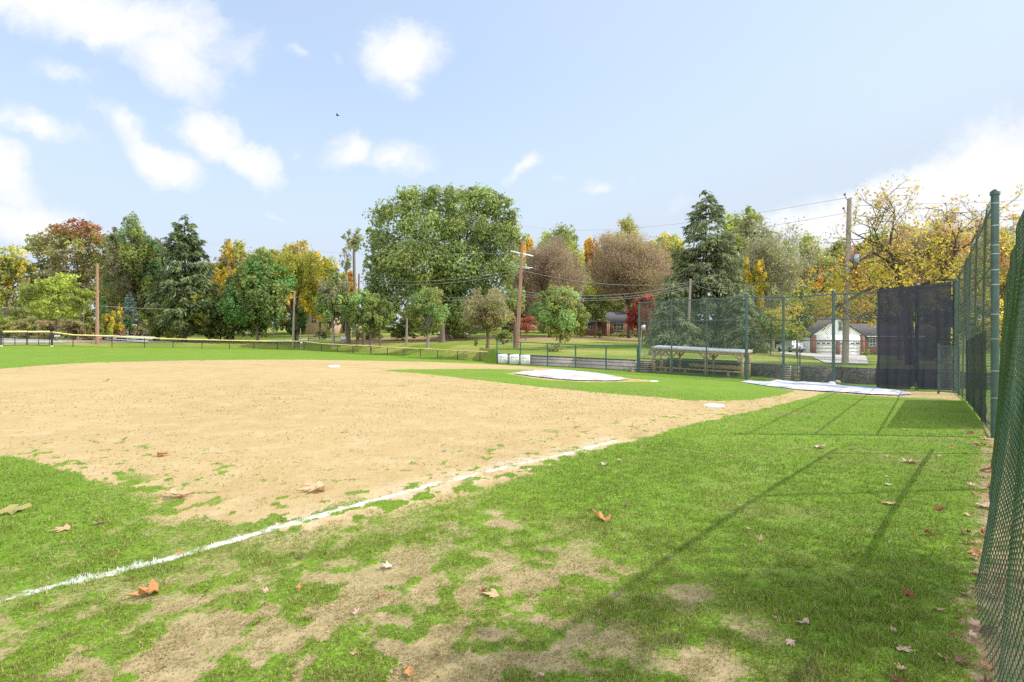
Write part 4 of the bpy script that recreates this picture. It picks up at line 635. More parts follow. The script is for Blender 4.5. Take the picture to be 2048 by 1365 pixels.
    netting(pts[6], pts[7], 'left panel of black netting hung on the backstop, frayed at its lower right corner', 3, lambda u: .02+.42*np.clip((u-.82)/.18, 0, 1)**1.4, 0); q = list(pts[8]); q[0] -= .05
    netting(pts[7], q, 'right panel of black netting reaching the corner post', 5, lambda u: .02+.45*np.clip((.16-u)/.16, 0, 1)**1.4+.06*u, 0)
    # --- tall right fence
    J = onground(1936, 17.9); K = np.array(pts[8][:3]); T1 = onground(1990, 10.0)
    tj, tk, tt = W(1936, 519, 17.9)[2], pts[8][3]+.1, W(1990, 384, 10.)[2]
    e = empty('tall_green_fence', T1, 'tall green fence along the right side ending in a thick post', 'fence')
    post(e, 'post', 'green_steel', T1[0], T1[1], T1[2]-.2, tt, .062); post(e, 'post', 'green_steel', J[0], J[1], J[2]-.1, tj, .06)
    
    for f_ in (.16, .27, .4, .5, .62, .68, .745, .78, .86, .95): b = MB(); b.tube([[T1[0], T1[1], T1[2]+(tt-T1[2])*f_], [T1[0], T1[1], T1[2]+(tt-T1[2])*f_+.018]], .0665, 10); b.build('band', 'galv', e)
    tp = [(T1[0], T1[1], T1[2], tt-.12), (J[0], J[1], J[2], tj), (K[0], K[1], K[2], tk)]
    for fr in (.99, .735, .49, .03): rail(e, 'rail', 'green_steel', [(p[0], p[1], p[2]+(p[3]-p[2])*fr) for p in tp], .017)
    b = MB(); chainlink(b, [(p[0]-.05, p[1], p[2], p[3]) for p in tp], .05, .0046, 3, disp=lambda s, t: .02*np.sin(s*2.1+t*3)); b.build('chain_link', 'green_wire', e)
    # windscreen on its lower half
    A = np.array([T1[0], T1[1], T1[2]])*.88+J*.12; 
    netting((J[0], J[1], J[2]+.02, J[2]+1.95), (A[0], A[1], A[2]+.02, A[2]+2.0), 'black windscreen cloth tied to the lower half of the tall side fence', 8, .05, .05, 'windscreen', 0, 0, 'windscreen', 50, 12, .03, 'windscreen')
    # gate panel beside the netting
    a, c = at(1877, 21.9, .1), at(1918, 20.9, .1); e = empty('small_gate', a, 'small green chain link gate panel standing open beside the black netting', 'gate'); zt = a[2]+1.78
    b = MB(); b.tube([a-[0, 0, .15], [a[0], a[1], zt+.1]], .038, 8); b.tube([c-[0, 0, .1], [c[0], c[1], zt+.05]], .032, 8); b.tube([[*a[:2], zt], [*c[:2], zt]], .026, 8); b.tube([[*a[:2], a[2]+.78], [*c[:2], a[2]+.78]], .022, 8); b.tube([a, c], .02, 8); b.build('gate_frame', 'green_steel', e)
    b = MB(); chainlink(b, [(*a, zt), (*c, zt)], .045, .0065); b.build('chain_link', 'galv', e)
    # --- near low fence, loose mesh hanging from it
    d = np.array([.656, .755]); n = np.array([.755, -.656])
    def fp(s_, c, z=0): q = d*s_+n*c; return q
    ss = np.arange(-3., 13.3, .5); path = [(*(d*s_), float(gz(*(d*s_)))+.0, float(gz(*(d*s_)))+2.6) for s_ in ss]
    def disp(s_, t):
        al = s_-3.
        base = np.interp(al, [-3, 2.5, 3.5, 4.2, 4.7, 5.4, 6.5, 8.5, 11, 13], [.0, .06, .03, -.07, -.10, -.03, -.005, -.02, .03, .05])
        return base+(.17-base)*np.clip(t*1.15, 0, 1)**.8+.012*np.sin(al*3.1+t*4)+.02*np.sin(al*1.3)*t*(1-t)*3-.15*np.exp(-((al-1.5)/1.0)**2)*np.clip(1-t*5.5, 0, 1)**1.6
    e = empty('loose_mesh_fence', (*fp(5.2, .2), float(gz(*fp(5.2, .2)))), 'nearest green chain link fence at the right edge, loose mesh flaring at the ground', 'fence')
    b = MB(); chainlink(b, path, .036, .0042, 4, disp=disp); b.build('chain_link', 'dark_green_wire', e, smooth=False)
    for s_ in (-2.8, -.8, 2.2, 5.2, 8.2, 11.1): q = fp(s_, .235); z = float(gz(*q)); post(e, 'post', 'green_steel', q[0], q[1], z-.1, z+2.64, .03)
    for hh in (2.62, 1.2): rail(e, 'rail', 'green_steel', [(*fp(s_, .21), float(gz(*fp(s_, .21)))+hh) for s_ in np.arange(-2.8, 13.2, 1.6)], .024)
def walls():
    def run(name, label, pts, th, m, cat='wall', cap=None):
        e = empty(name, (WX(pts[0][0], pts[0][1]), pts[0][1], -1.2), label, cat); b = MB(); c = MB()
        for (p0, Z0, t0), (p1, Z1, t1) in zip(pts[:-1], pts[1:]):
            A, B = np.array([WX(p0, Z0), Z0]), np.array([WX(p1, Z1), Z1]); u = (B-A)/np.linalg.norm(B-A); nn = np.array([-u[1], u[0]])*th; zA, zB = W(p0, t0, Z0)[2], W(p1, t1, Z1)[2]; zb = -2.2
            v = [[*A, zb], [*B, zb], [*(B+nn), zb], [*(A+nn), zb], [*A, zA], [*B, zB], [*(B+nn), zB], [*(A+nn), zA]]; b.add(v, [(3, 2, 1, 0), (4, 5, 6, 7), (0, 1, 5, 4), (1, 2, 6, 5), (2, 3, 7, 6), (3, 0, 4, 7)])
            if cap: c.beam([*(A+nn/2), zA+.03], [*(B+nn/2), zB+.03], th+.06, .055)
        b.build('wall_face', m, e)
        if cap: c.build('coping', cap, e)
        return e
    run('timber_wall', 'long low grey timber retaining wall behind the side fence', [(994, 44.5, 708.5), (1060, 42.7, 712.5), (1150, 40.6, 716.5), (1271, 37.2, 722)], .3, timber_mat(), cap='black_steel')
    run('stone_wall', 'dark stone retaining wall behind the dugout', [(1311, 39.2, 720.5), (1400, 37.3, 723.5), (1500, 35.2, 728), (1566, 34, 730)], .35, rubble_mat())
    run('stone_wall', 'dark stone retaining wall right of the home plate steps, behind the backstop', [(1594, 31.2, 733.5), (1667, 30.2, 735.5), (1757, 29, 738.5), (1911, 26.8, 744), (2100, 24.5, 752)], .35, rubble_mat())
    def steps(label, pxa, pxb, Z0, Z1, yb, yt, n):
        e = empty('stone_steps', at((pxa+pxb)/2, Z0), label, 'steps'); z0 = W(pxa, yb, Z0)[2]; z1 = W(pxa, yt, Z1)[2]
        for k in range(n):
            Za = Z0+(Z1-Z0)*k/n; Zb = Z1+.2; z = z0+(z1-z0)*(k+1)/n; w0, w1 = WX(pxa, Za), WX(pxb, Za)
            b = MB(); b.box([(w0+w1)/2, (Za+.04+Zb)/2, (z-.05+z0-.5)/2], (w1-w0, Zb-Za-.04, z-.05-z0+.5)); b.build('riser', 'rubble', e); b = MB(); b.box([(w0+w1)/2, Za+(Z1-Z0)/n*.5+.02, z-.022], (w1-w0+.02, (Z1-Z0)/n+.1, .05)); b.build('tread', 'stone_tan', e)
        b = MB(); w = WX(pxb, Z0); b.tube([[WX((pxa+pxb)/2, Z0), Z0, z0], [WX((pxa+pxb)/2, Z0), Z0, z0+.9], [WX((pxa+pxb)/2, Z0), Z1, z1+.9]], .02, 6); b.build('handrail', 'galv', e)
    steps('short flight of tan stone steps left of the dugout', 1275, 1304, 36.9, 39.1, 745.5, 721, 6); steps('flight of tan stone steps behind home plate', 1569, 1592, 31.6, 34.2, 764, 733, 7)
    for px, Z, y0, y1, w, lab in ((1268, 36.75, 736, 748, 9, 'short tan stone pier left of the left steps'), (1273.5, 37.6, 722, 747, 7, 'taller tan stone pier beside the left steps'), (1309, 37.4, 722, 748, 7, 'white streaked stone pier between left steps and dugout'), (1597, 31.0, 732, 767, 6, 'stone pier right of the home plate steps')):
        x0, x1 = WX(px-w/2, Z), WX(px+w/2, Z); z0, z1 = W(px, y1, Z)[2]-.3, W(px, y0, Z)[2]; b = MB(); h = (z1-z0)
        rr = np.random.default_rng(int(px)); z = z0
        while z < z1-.05: t = min(rr.uniform(.14, .22), z1-z); b.box([(x0+x1)/2+rr.uniform(-.02, .02), Z+.25, z+t/2], (x1-x0+rr.uniform(-.04, .04), .5, t-.008)); z += t
        o = b.build('stone_pier', 'stone_tan'); tag(o, lab, 'pier')
def timber_mat():
    m, nt = mat('layered_timber'); o = N(nt, 'ShaderNodeOutputMaterial'); p = N(nt, 'ShaderNodeBsdfPrincipled', Roughness=.9); tc = N(nt, 'ShaderNodeTexCoord'); w = N(nt, 'ShaderNodeTexWave', _wave_type='BANDS', _bands_direction='Z', Scale=1.25, Distortion=.25); w.inputs['Detail Scale'].default_value = .4
    L(nt, tc.outputs['Object'], w.inputs['Vector']); r = N(nt, 'ShaderNodeValToRGB'); e = r.color_ramp.elements; e[0].position = .04; e[0].color = (.12, .11, .1, 1); e[1].position = .2; e[1].color = (.4, .37, .35, 1); L(nt, w.outputs[1], r.inputs[0])
    nz = N(nt, 'ShaderNodeTexNoise', Scale=2.0, Detail=6.0); L(nt, tc.outputs['Object'], nz.inputs['Vector']); mx = N(nt, 'ShaderNodeMix', _data_type='RGBA', _blend_type='MULTIPLY'); mx.inputs[0].default_value = .7; L(nt, r.outputs[0], mx.inputs[6]); rr = N(nt, 'ShaderNodeValToRGB'); rr.color_ramp.elements[0].color = (.5, .45, .4, 1); rr.color_ramp.elements[1].color = (1.5, 1.45, 1.4, 1); L(nt, nz.outputs[0], rr.inputs[0]); L(nt, rr.outputs[0], mx.inputs[7])
    L(nt, mx.outputs[2], p.inputs['Base Color']); L(nt, p.outputs[0], o.inputs[0]); return m
_rm = []
def rubble_mat():
    if _rm: return _rm[0]
    m, nt = mat('rubble_masonry'); o = N(nt, 'ShaderNodeOutputMaterial'); p = N(nt, 'ShaderNodeBsdfPrincipled', Roughness=.95); tc = N(nt, 'ShaderNodeTexCoord'); mp = N(nt, 'ShaderNodeMapping'); mp.inputs['Scale'].default_value = (1, 1, 2.2); L(nt, tc.outputs['Object'], mp.inputs[0])
    v = N(nt, 'ShaderNodeTexVoronoi', Scale=4.2); L(nt, mp.outputs[0], v.inputs['Vector']); v2 = N(nt, 'ShaderNodeTexVoronoi', _feature='DISTANCE_TO_EDGE', Scale=4.2); L(nt, mp.outputs[0], v2.inputs['Vector'])
    bw = N(nt, 'ShaderNodeRGBToBW'); L(nt, v.outputs['Color'], bw.inputs[0]); r = N(nt, 'ShaderNodeValToRGB'); r.color_ramp.elements[0].color = (.06, .055, .05, 1); r.color_ramp.elements[1].color = (.17, .15, .13, 1); L(nt, bw.outputs[0], r.inputs[0])
    e = N(nt, 'ShaderNodeMapRange'); e.inputs[2].default_value = .07; L(nt, v2.outputs['Distance'], e.inputs[0]); mx = N(nt, 'ShaderNodeMix', _data_type='RGBA'); L(nt, e.outputs[0], mx.inputs[0]); mx.inputs[6].default_value = (.035, .032, .03, 1); L(nt, r.outputs[0], mx.inputs[7]); L(nt, mx.outputs[2], p.inputs['Base Color'])
    b = N(nt, 'ShaderNodeBump', Strength=.8, Distance=.05); L(nt, e.outputs[0], b.inputs['Height']); L(nt, b.outputs[0], p.inputs['Normal']); L(nt, p.outputs[0], o.inputs[0]); _rm.append(m); return m
def dugout():
    fr = [(1308, 36.3), (1342.5, 35.4), (1412, 33.5), (1484.5, 31.8)]; bk = [(1322.5, 38.3), (1360, 37.2), (1427, 35.3), (1498, 33.5)]
    P = lambda px, Z: np.array([WX(px, Z), Z]); e = empty('dugout', at(1395, 34), 'open timber dugout shelter with white metal roof and long bench', 'dugout')
    ztl, ztr = W(1304, 694.5, 36.3)[2], W(1489, 704.5, 31.8)[2]
    def top(px): return ztl+(ztr-ztl)*(px-1304)/185
    tops = []
    for k, (px, Z) in enumerate(fr+bk):
        g = at(px, Z); zt = top(px if k < 4 else px-14)-.02; b = MB(); b.beam(g-[0, 0, .1], [g[0], g[1], zt], .14, .14); b.build('post', 'lumber', e); tops.append(np.array([g[0], g[1], zt]))
    def beam(name, a, c, w, h, m='lumber'): b = MB(); b.beam(a, c, w, h); return b.build(name, m, e)
    dz = np.array([0, 0, -.12]); beam('beam', tops[0]+dz+[-.2, -.09, 0], tops[3]+dz+[.15, -.09, 0], .05, .2); beam('beam', tops[4]+dz+[0, -.09, .02], tops[7]+dz+[.1, -.09, .02], .05, .2)
    for k in range(4): beam('crossbeam', tops[k]+dz+[.09, 0, -.03], tops[k+4]+dz+[.09, 0, -.03], .05, .16)
    for row in (tops[:4], tops[4:]):
        for k in range(4):
            for s in (-1, 1):
                if (k == 0 and s < 0 and row is tops[:4]) or (k == 3 and s > 0): continue
                j = min(max(k+s, 0), 3); 
                if j == k: continue
                u = norm(row[j]-row[k]); b = MB(); b.beam(row[k]+[0, -.03, -.62], row[k]+u*.5+[0, -.03, -.14], .06, .09); b.build('brace', 'lumber', e)
    # roof sheet with fascia
    a, c = tops[0]+[-.16, -.25, .06], tops[3]+[.22, -.25, .06]; a2, c2 = tops[4]+[-.1, .35, .07], tops[7]+[.35, .35, .07]
    b = MB(); n = 40; t = np.linspace(0, 1, n)[:, None]; q = a*(1-t)+c*t; q2 = a2*(1-t)+c2*t; rib = np.zeros((n, 3)); rib[:, 2] = .0; V = np.vstack([q+rib, q2+rib, q-[0, 0, .03], q2-[0, 0, .03]]); i = np.arange(n-1)
    b.add(V, np.vstack([np.c_[i, i+1, n+i+1, n+i], np.c_[2*n+i+1, 2*n+i, 3*n+i, 3*n+i+1], np.c_[2*n+i, 2*n+i+1, i+1, i], np.c_[n+i, n+i+1, 3*n+i+1, 3*n+i]])); b.build('roof', 'white_metal', e)
    beam('fascia', a+[0, -.02, -.07], c+[0, -.02, -.05], .03, .11, 'white'); beam('fascia', c+[.02, 0, -.07], c2+[.02, 0, -.07], .03, .17, 'lumber')
    s0, s1 = at(1318, 37.2), at(1489, 32.7); beam('backrest', s0+[1.1, .75, .52], s1+[.1, .75, .52], .05, .24); beam('seat', s0+[0, .35, .3], s1+[0, .35, .3], .34, .06, 'lumber')
    for k in range(4):
        t = (k+.4)/4; q = s0*(1-t)+s1*t; b = MB(); b.beam([q[0], q[1]+.35, float(gz(q[0], q[1]))-.05], [q[0], q[1]+.35, q[2]+.27], .1, .3); b.build('seat_support', 'lumber', e)
    b = MB(); A, B = at(1343, 36.9), at(1490, 33.2); n = 30; t = np.linspace(0, 1, n)[:, None]; q = A*(1-t)+B*t; V = np.vstack([q+[0, 1.0, 0], q+[0, 1.05, .95]]); i = np.arange(n-1); b.add(V, np.c_[i, i+1, n+i+1, n+i]); b.build('back_screen', 'net', e)
def gable_block(b_wall, b_roof, x0, x1, y0, y1, zb, ze, zr, axis='y', over=.4, hip=0):
    """wall box plus gable roof; axis = direction of ridge"""
    b_wall.box([(x0+x1)/2, (y0+y1)/2, (zb-1+ze)/2], (x1-x0, y1-y0, ze-zb+1))
    if axis == 'y':
        xm = (x0+x1)/2; b_wall.add([[x0, y0, ze], [x1, y0, ze], [xm, y0, zr-.1], [x0, y1, ze], [x1, y1, ze], [xm, y1, zr-.1]], [(0, 1, 2, 2), (4, 3, 5, 5)]); r = [[x0-over, y0-over, ze-.15], [xm, y0-over, zr], [x1+over, y0-over, ze-.15], [x0-over, y1+over, ze-.15], [xm, y1+over, zr], [x1+over, y1+over, ze-.15]]; f = [(0, 1, 4, 3), (1, 2, 5, 4)]
    else:
        ym = (y0+y1)/2; r = [[x0-over, y0-over, ze-.1], [x1+over, y0-over, ze-.1], [x1+over-hip, ym, zr], [x0-over+hip, ym, zr], [x0-over, y1+over, ze-.1], [x1+over, y1+over, ze-.1]]; f = [(0, 1, 2, 3), (5, 4, 3, 2), (1, 5, 2, 2), (4, 0, 3, 3)]
        if not hip: b_wall.add([[x0, y0, ze], [x0, y1, ze], [x0, ym, zr-.1], [x1, y0, ze], [x1, y1, ze], [x1, ym, zr-.1]], [(1, 0, 2, 2), (3, 4, 5, 5)]); f = f[:2]
    r = np.array(r); n = len(r); b_roof.add(np.vstack([r, r-[0, 0, .14]]), f+[tuple(k+n for k in reversed(q)) for q in f]+([(0, 3, 3+n, n), (2, 5, 5+n, 2+n), (0, n, n+1, 1), (1, n+1, n+2, 2)] if axis == 'y' else [(0, n, n+1, 1), (4, 5, 5+n, 4+n), (0, 4, 4+n, n), (1, 5, 5+n, n+1)]))
def window(parent, x, y, z, w, h, m='glass', mull=1, hb=1):
    f = MB(); t = .07
    for s in (-1, 1): f.box([x+s*w/2, y-.03, z], (t, .08, h+t)); f.box([x, y-.034, z+s*h/2], (w+t*1.6, .08, t))
    for k in range(mull): f.box([x-w/2+w*(k+1)/(mull+1), y-.028, z], (.05, .06, h))
    for k in range(hb): f.box([x, y-.022, z-h/2+h*(k+1)/(hb+1)], (w, .05, .04))
    o = f.build('window', 'white', parent); g = MB(); g.box([x, y-.008, z], (w, .03, h)); g.build('pane', m, o); return o
def houses():
    # ranch house
    Z = 108.; x = lambda p: WX(p, Z); z = lambda p: W(0, p, Z)[2]; e = empty('brick_ranch_house', at(1235, Z), 'low red brick ranch house with grey hip roof and small porch', 'house')
    w, r = MB(), MB(); gable_block(w, r, x(1160), x(1305), Z, Z+9, z(673), z(645), z(623), 'x', .5, 3.2); w.build('wall', 'brick', e); r.build('roof', 'shingle', e)
    window(e, x(1237), Z, z(654.5), 2.0, 1.25, mull=2); window(e, x(1181), Z, z(653), 1.0, 1.2); window(e, x(1290), Z, z(654), 1.4, 1.2)
    p = empty('porch_placeholder', (0, 0, 0)); bpy.data.objects.remove(p)
    b = MB(); xa, xb, xm = x(1182), x(1217), x(1202); ya = Z-2.2; V = [[xa, ya, z(644.5)], [xb, ya, z(644.5)], [xm, Z-.6, z(636)], [xa, Z, z(644.5)], [xb, Z, z(644.5)], [xm, Z+1.5, z(636)]]; b.add(V, [(0, 1, 2, 2), (1, 4, 5, 2), (3, 0, 2, 5), (0, 3, 4, 1)]); b.build('porch_roof', 'shingle_tan', e)
    for q in (1187, 1190, 1211, 1214): b = MB(); b.beam([x(q), ya+.2, z(675)], [x(q), ya+.2, z(645)], .22, .22); b.build('porch_post', 'brick' if q < 1200 else 'orange_wall', e)
    b = MB(); b.box([x(1200), Z-.02, z(660)], (1.0, .08, 2.1)); b.build('door', 'lumber_dark', e); b = MB(); b.box([x(1262), Z+4, z(620)], (.9, .9, 1.9)); b.build('chimney', 'brick', e)
    # white garage house
    Z = 80.; e = empty('white_garage_house', at(1680, Z), 'white gabled double garage with brick corners and a brick wing on its right', 'house'); w, r = MB(), MB(); xa, xb = x2 = WX(1621, Z), WX(1728, Z); zz = lambda p: W(0, p, Z)[2]
    gable_block(w, r, xa, xb, Z, Z+3.5, zz(712), zz(670.5), zz(635), 'y', .25); w.build('wall', 'siding', e); r.build('roof', 'shingle', e)
    for a, c in ((1620.5, 1631.5), (1671.5, 1678.5), (1720.5, 1728.5)): b = MB(); x0, x1 = WX(a, Z), WX(c, Z); b.box([(x0+x1)/2, Z-.06, (zz(683)+zz(715))/2+(.45 if a != 1671.5 else 0)], (x1-x0, .2, zz(683)-zz(715)+(.9 if a != 1671.5 else 0))); b.build('brick_pier', 'brick', e)
    b = MB(); b.box([WX(1674.5, Z), Z-.05, zz(682.6)], (xb-xa-1.1, .14, .16)); b.build('lintel', 'white', e)
    for a, c in ((1632, 1671), (1679, 1720)):
        x0, x1 = WX(a, Z), WX(c, Z); o = MB(); h = (zz(684.5)-zz(712.5))/4
        for k in range(4): o.box([(x0+x1)/2, Z-.02, zz(712.5)+h*(k+.5)], (x1-x0-.05, .08, h-.035))
        o = o.build('garage_door', 'white', e); g = MB()
        for k in range(4): g.box([x0+(x1-x0)*(k+.5)/4, Z-.065, zz(687)], ((x1-x0)/4-.22, .02, .22))
        g.build('pane', 'glass', o)
    window(e, WX(1684, Z), Z, zz(653), 1.1, 1.3); w, r = MB(), MB(); gable_block(w, r, xb+.02, xb+13, Z+1.6, Z+9.5, zz(712), zz(672), zz(647), 'x', .5); w.build('wing_wall', 'brick', e); r.build('wing_roof', 'shingle', e)
    Zw = Z+1.6; window(e, WX(1744.5, Zw), Zw, W(0, 685, Zw)[2], .95, 1.15, hb=2); window(e, WX(1800, Zw), Zw, W(0, 685, Zw)[2], .95, 1.15, hb=2); b = MB(); b.box([(xb*2+13)/2, Zw-.48, W(0, 672, Zw)[2]-.1], (13.6, .12, .14)); b.build('gutter', 'white', e); b = MB(); b.box([xb+.1, Zw-.1, zz(692)], (.12, .12, 2.9)); b.build('downspout', 'white', e)
    # tan house deep in the centre left
    Z = 104.; x = lambda p: WX(p, Z); z = lambda p: W(0, p, Z)[2]; e = empty('tan_gable_house', at(630, Z), 'tan gabled house glimpsed between the maples left of centre', 'house'); w, r = MB(), MB(); gable_block(w, r, x(608), x(668), Z, Z+9, z(672), z(622), z(596), 'y', .4); w.build('wall', 'tan_wall', e); r.build('roof', 'shingle_tan', e); window(e, x(628), Z, z(640), 1.0, 1.4); window(e, x(648), Z, z(640), 1.0, 1.4); window(e, x(638), Z, z(612), .8, .9)
    e = empty('pink_house', at(592, Z+3), 'pinkish house wall with window behind the short leaning pole', 'house'); w, r = MB(), MB(); gable_block(w, r, x(576), x(606), Z+2, Z+10, z(672), z(618), z(600), 'x', .4); w.build('wall', 'orange_wall', e); r.build('roof', 'shingle_tan', e); window(e, x(581), Z+2, z(628), 1.0, 1.2)
    # left white house and roof among the trees
    Z = 92.; e = empty('white_house', at(34, Z), 'white house mostly hidden by trees at far left', 'house'); w, r = MB(), MB(); gable_block(w, r, WX(4, Z), WX(58, Z), Z, Z+8, W(0, 672, Z)[2], W(0, 615, Z)[2], W(0, 583, Z)[2], 'x', .4); w.build('wall', 'siding', e); r.build('roof', 'shingle_tan', e); window(e, WX(38, Z), Z, W(0, 624, Z)[2], 1.0, 1.2); window(e, WX(20, Z), Z, W(0, 624, Z)[2], 1.0, 1.2)
    e = empty('grey_roof_house', at(218, 88), 'house with grey roof glimpsed above the golden shrub', 'house'); Z = 88.; w, r = MB(), MB(); gable_block(w, r, WX(205, Z), WX(245, Z), Z, Z+8, W(0, 672, Z)[2], W(0, 612, Z)[2], W(0, 588, Z)[2], 'x', .4); w.build('wall', 'tan_wall', e); r.build('roof', 'shingle_tan', e)
    e = empty('pale_garden_shed', at(905, 98), 'pale shed wall behind the small park trees', 'shed'); Z = 98.; w, r = MB(), MB(); gable_block(w, r, WX(893, Z), WX(932, Z), Z, Z+3, W(0, 674, Z)[2], W(0, 654, Z)[2], W(0, 646, Z)[2], 'x', .3); w.build('wall', 'siding', e); r.build('roof', 'shingle', e)
def poles():
    def pole(name, label, top, base, Z, r, m, arm=None, extra=None):
        g = onground(base[0], Z); t = W(top[0], top[1], Z); e = empty(name, g, label, 'pole'); b = MB(); k = np.linspace(0, 1, 6)[:, None]; b.tube((g-[0, 0, .2])*(1-k)+t*k, np.linspace(r*1.25, r*.8, 6), 12); b.build('shaft', m, e, smooth=True)
        if arm: arm(e, t, g)
        return e
    pole('bare_pole', 'plain reddish wooden pole alone beside the left outfield fence', (194.5, 527), (194.5, 687), 61.5, .15, 'pole_wood')
    def arm1(e, t, g):
        q = t+(g-t)*(514-490)/(698-490.); u = norm(np.array([1, .35, -.18])); b = MB(); b.beam(q-u*1.25, q+u*1.25, .1, .12); b.build('crossarm', 'white', e); b = MB()
        for s in (-1, 1): b.beam(q+u*s*.5+[0, -.08, -.03], q+[0, -.08, -.6], .04, .04)
        b.build('arm_brace', 'grey_metal', e)
        for s, hh in ((-1.15, .12), (-.6, .12), (.6, .12), (1.15, .12), (0, 1.05)): 
            b = MB(); c = q+u*s+[0, 0, hh if s else (t-q)[2]]; b.tube([c-[0, 0, .08], c, c+[0, 0, .14]], [.03, .06, .04], 7); b.build('insulator', 'porcelain', e)
        q = t+(g-t)*(540-490)/(698-490.); b = MB(); b.beam(q+[-1.3, 0, .25], q+[1.2, 0, -.12], .07, .07); b.beam(q+[-.9, -.1, .02], q+[.9, -.1, -.2], .05, .05); b.build('crossarm', 'grey_metal', e)
    pole('utility_pole', 'tall leaning brown utility pole with a short crossarm, centre of the park', (1045, 483), (1034, 697), 57, .17, 'pole_wood', arm1)
    def arm2(e, t, g):
        for dy, ln in ((0, .34), (.9, .42)):
            b = MB(); q = t+[0, 0, -.12-dy]; b.tube([q, q+[-ln*.7, -.05, .1], q+[-ln, -.05, .35]], .025, 7); b.build('bracket', 'pole_wood', e); b = MB(); c = q+[-ln, -.05, .33]; b.tube([c, c+[0, 0, .06], c+[0, 0, .13]], [.05, .08, .04], 8); b.build('insulator', 'porcelain', e)
        q = W(1713, 520, 36); b = MB(); b.tube([q+[0, 0, -.38], q+[0, 0, -.36], q+[0, 0, .3], q+[0, 0, .36]], [.2, .27, .27, .2], 14); tb = b.build('transformer', 'grey_metal', e); b = MB()
        for s in (-.1, .1): b.tube([q+[s, 0, .36], q+[s, 0, .55]], [.05, .03], 7)
        b.build('bushing', 'porcelain', tb); b = MB(); b.beam(q+[-.4, 0, .1], q+[0, 0, .1], .06, .08); b.build('mount', 'grey_metal', e)
    pole('transformer_pole', 'grey wooden utility pole carrying a pale transformer behind the backstop', (1699, 398), (1690, 728), 36, .165, 'pole_grey', arm2)
    pole('utility_pole', 'short pale leaning pole in front of the tan house', (589, 582), (586, 682), 75, .14, 'pole_grey'); pole('utility_pole', 'reddish pole top between the two tall thin pines', (718, 548), (716, 682), 86, .16, 'pole_wood'); pole('utility_pole', 'pale leaning pole top in front of the huge spruce', (1381, 558), (1375, 694), 56.5, .13, 'pole_grey')
    pole('wooden_post', 'pale grey wooden post left of the small upright tree', (814, 637), (812.5, 684), 70, .13, 'pole_grey')
    for px, Z, r, top, lab in ((728, 73, .2, 610, 'brown trunk, middle of the park row'), (741, 72, .17, 612, 'brown trunk, right of the park row'), (884, 76, .4, 615, 'thick pale trunk right of the small upright tree'), (1031, 60, .22, 640, 'dark trunk leaning against the utility pole'), (697, 78, .28, 600, 'tall pale trunk, left of the park row')):
        g = onground(px, Z); b = MB(); t = W(px-2, top, Z); b.tube([g-[0, 0, .2], g+[0, 0, .15], g*.6+t*.4, t], [r*1.5, r*1.1, r, r*.8], 9); tag(b.build('tree_trunk', 'bark', smooth=True), lab, 'tree')
    def wire(a, c, sag, lab, r=.012, n=14):
        a, c = np.array(a), np.array(c); t = np.linspace(0, 1, n)[:, None]; p = a*(1-t)+c*t; p[:, 2] -= 4*sag*(t*(1-t))[:, 0]; b = MB(); b.tube(p, r, 4, cap=False); tag(b.build('power_line', 'cable'), lab, 'wire')
    A = lambda px, py, Z=57.: W(px, py, Z)
    wire(A(1044, 507), A(300, 470, 140), 1.5, 'power line from the crossarm to the far left, highest'); 
    for i, (y0, y1, Z1, lab) in enumerate(((540, 555, 90, 'top wire from centre pole to the short pole top between pines'), (546, 562, 90, 'second wire from centre pole toward the thin pines'), (583, 583, 90, 'upper of the low wires left of the centre pole'), (588, 589, 90, 'lowest wire left of the centre pole'))): wire(A(1039, y0), W(718, y1, 87), .9, lab, .02)
    for i, (y0, y1, lab) in enumerate(((540, 545, 'wire from the centre pole to the right, uppermost'), (583, 568, 'middle wire from centre pole to the pale leaning pole'), (588, 574, 'lower wire from centre pole to the pale leaning pole'), (592, 578, 'lowest wire from centre pole to the pale leaning pole'))): wire(A(1040, y0), W(1381, y1 if i else 566, 56.5), .8, lab, .018)
    wire(W(1381, 562, 56.5), W(1694, 548, 36), .5, 'wire from the pale leaning pole to the transformer pole, upper', .012); wire(W(1381, 568, 56.5), W(1694, 600, 36), .6, 'wire from the pale leaning pole to the transformer pole, lower', .014)
    wire(W(1694, 396, 36), W(1000, 440, 120), 2.2, 'high wire leaving the top insulator to the left', .012); wire(W(1690, 427, 36), W(1000, 470, 120), 2.2, 'high wire leaving the second insulator to the left', .012)
    wire(W(1694, 396, 36), W(2200, 385, 20), .4, 'high wire from the top insulator to the right edge', .006); wire(W(1694, 430, 36), W(2200, 400, 24), .4, 'high wire from the second insulator to the right edge', .006)
    wire(W(194.5, 612, 61.5), W(586, 606, 90), .7, 'thin wire sagging from the bare pole to the right', .018); wire(W(194.5, 612, 61.5), W(-200, 610, 66), .3, 'thin wire from the bare pole to the left edge', .015); wire(W(1381, 562, 56.5), W(1305, 580, 84), .2, 'slack cable falling left from the pale leaning pole', .03)
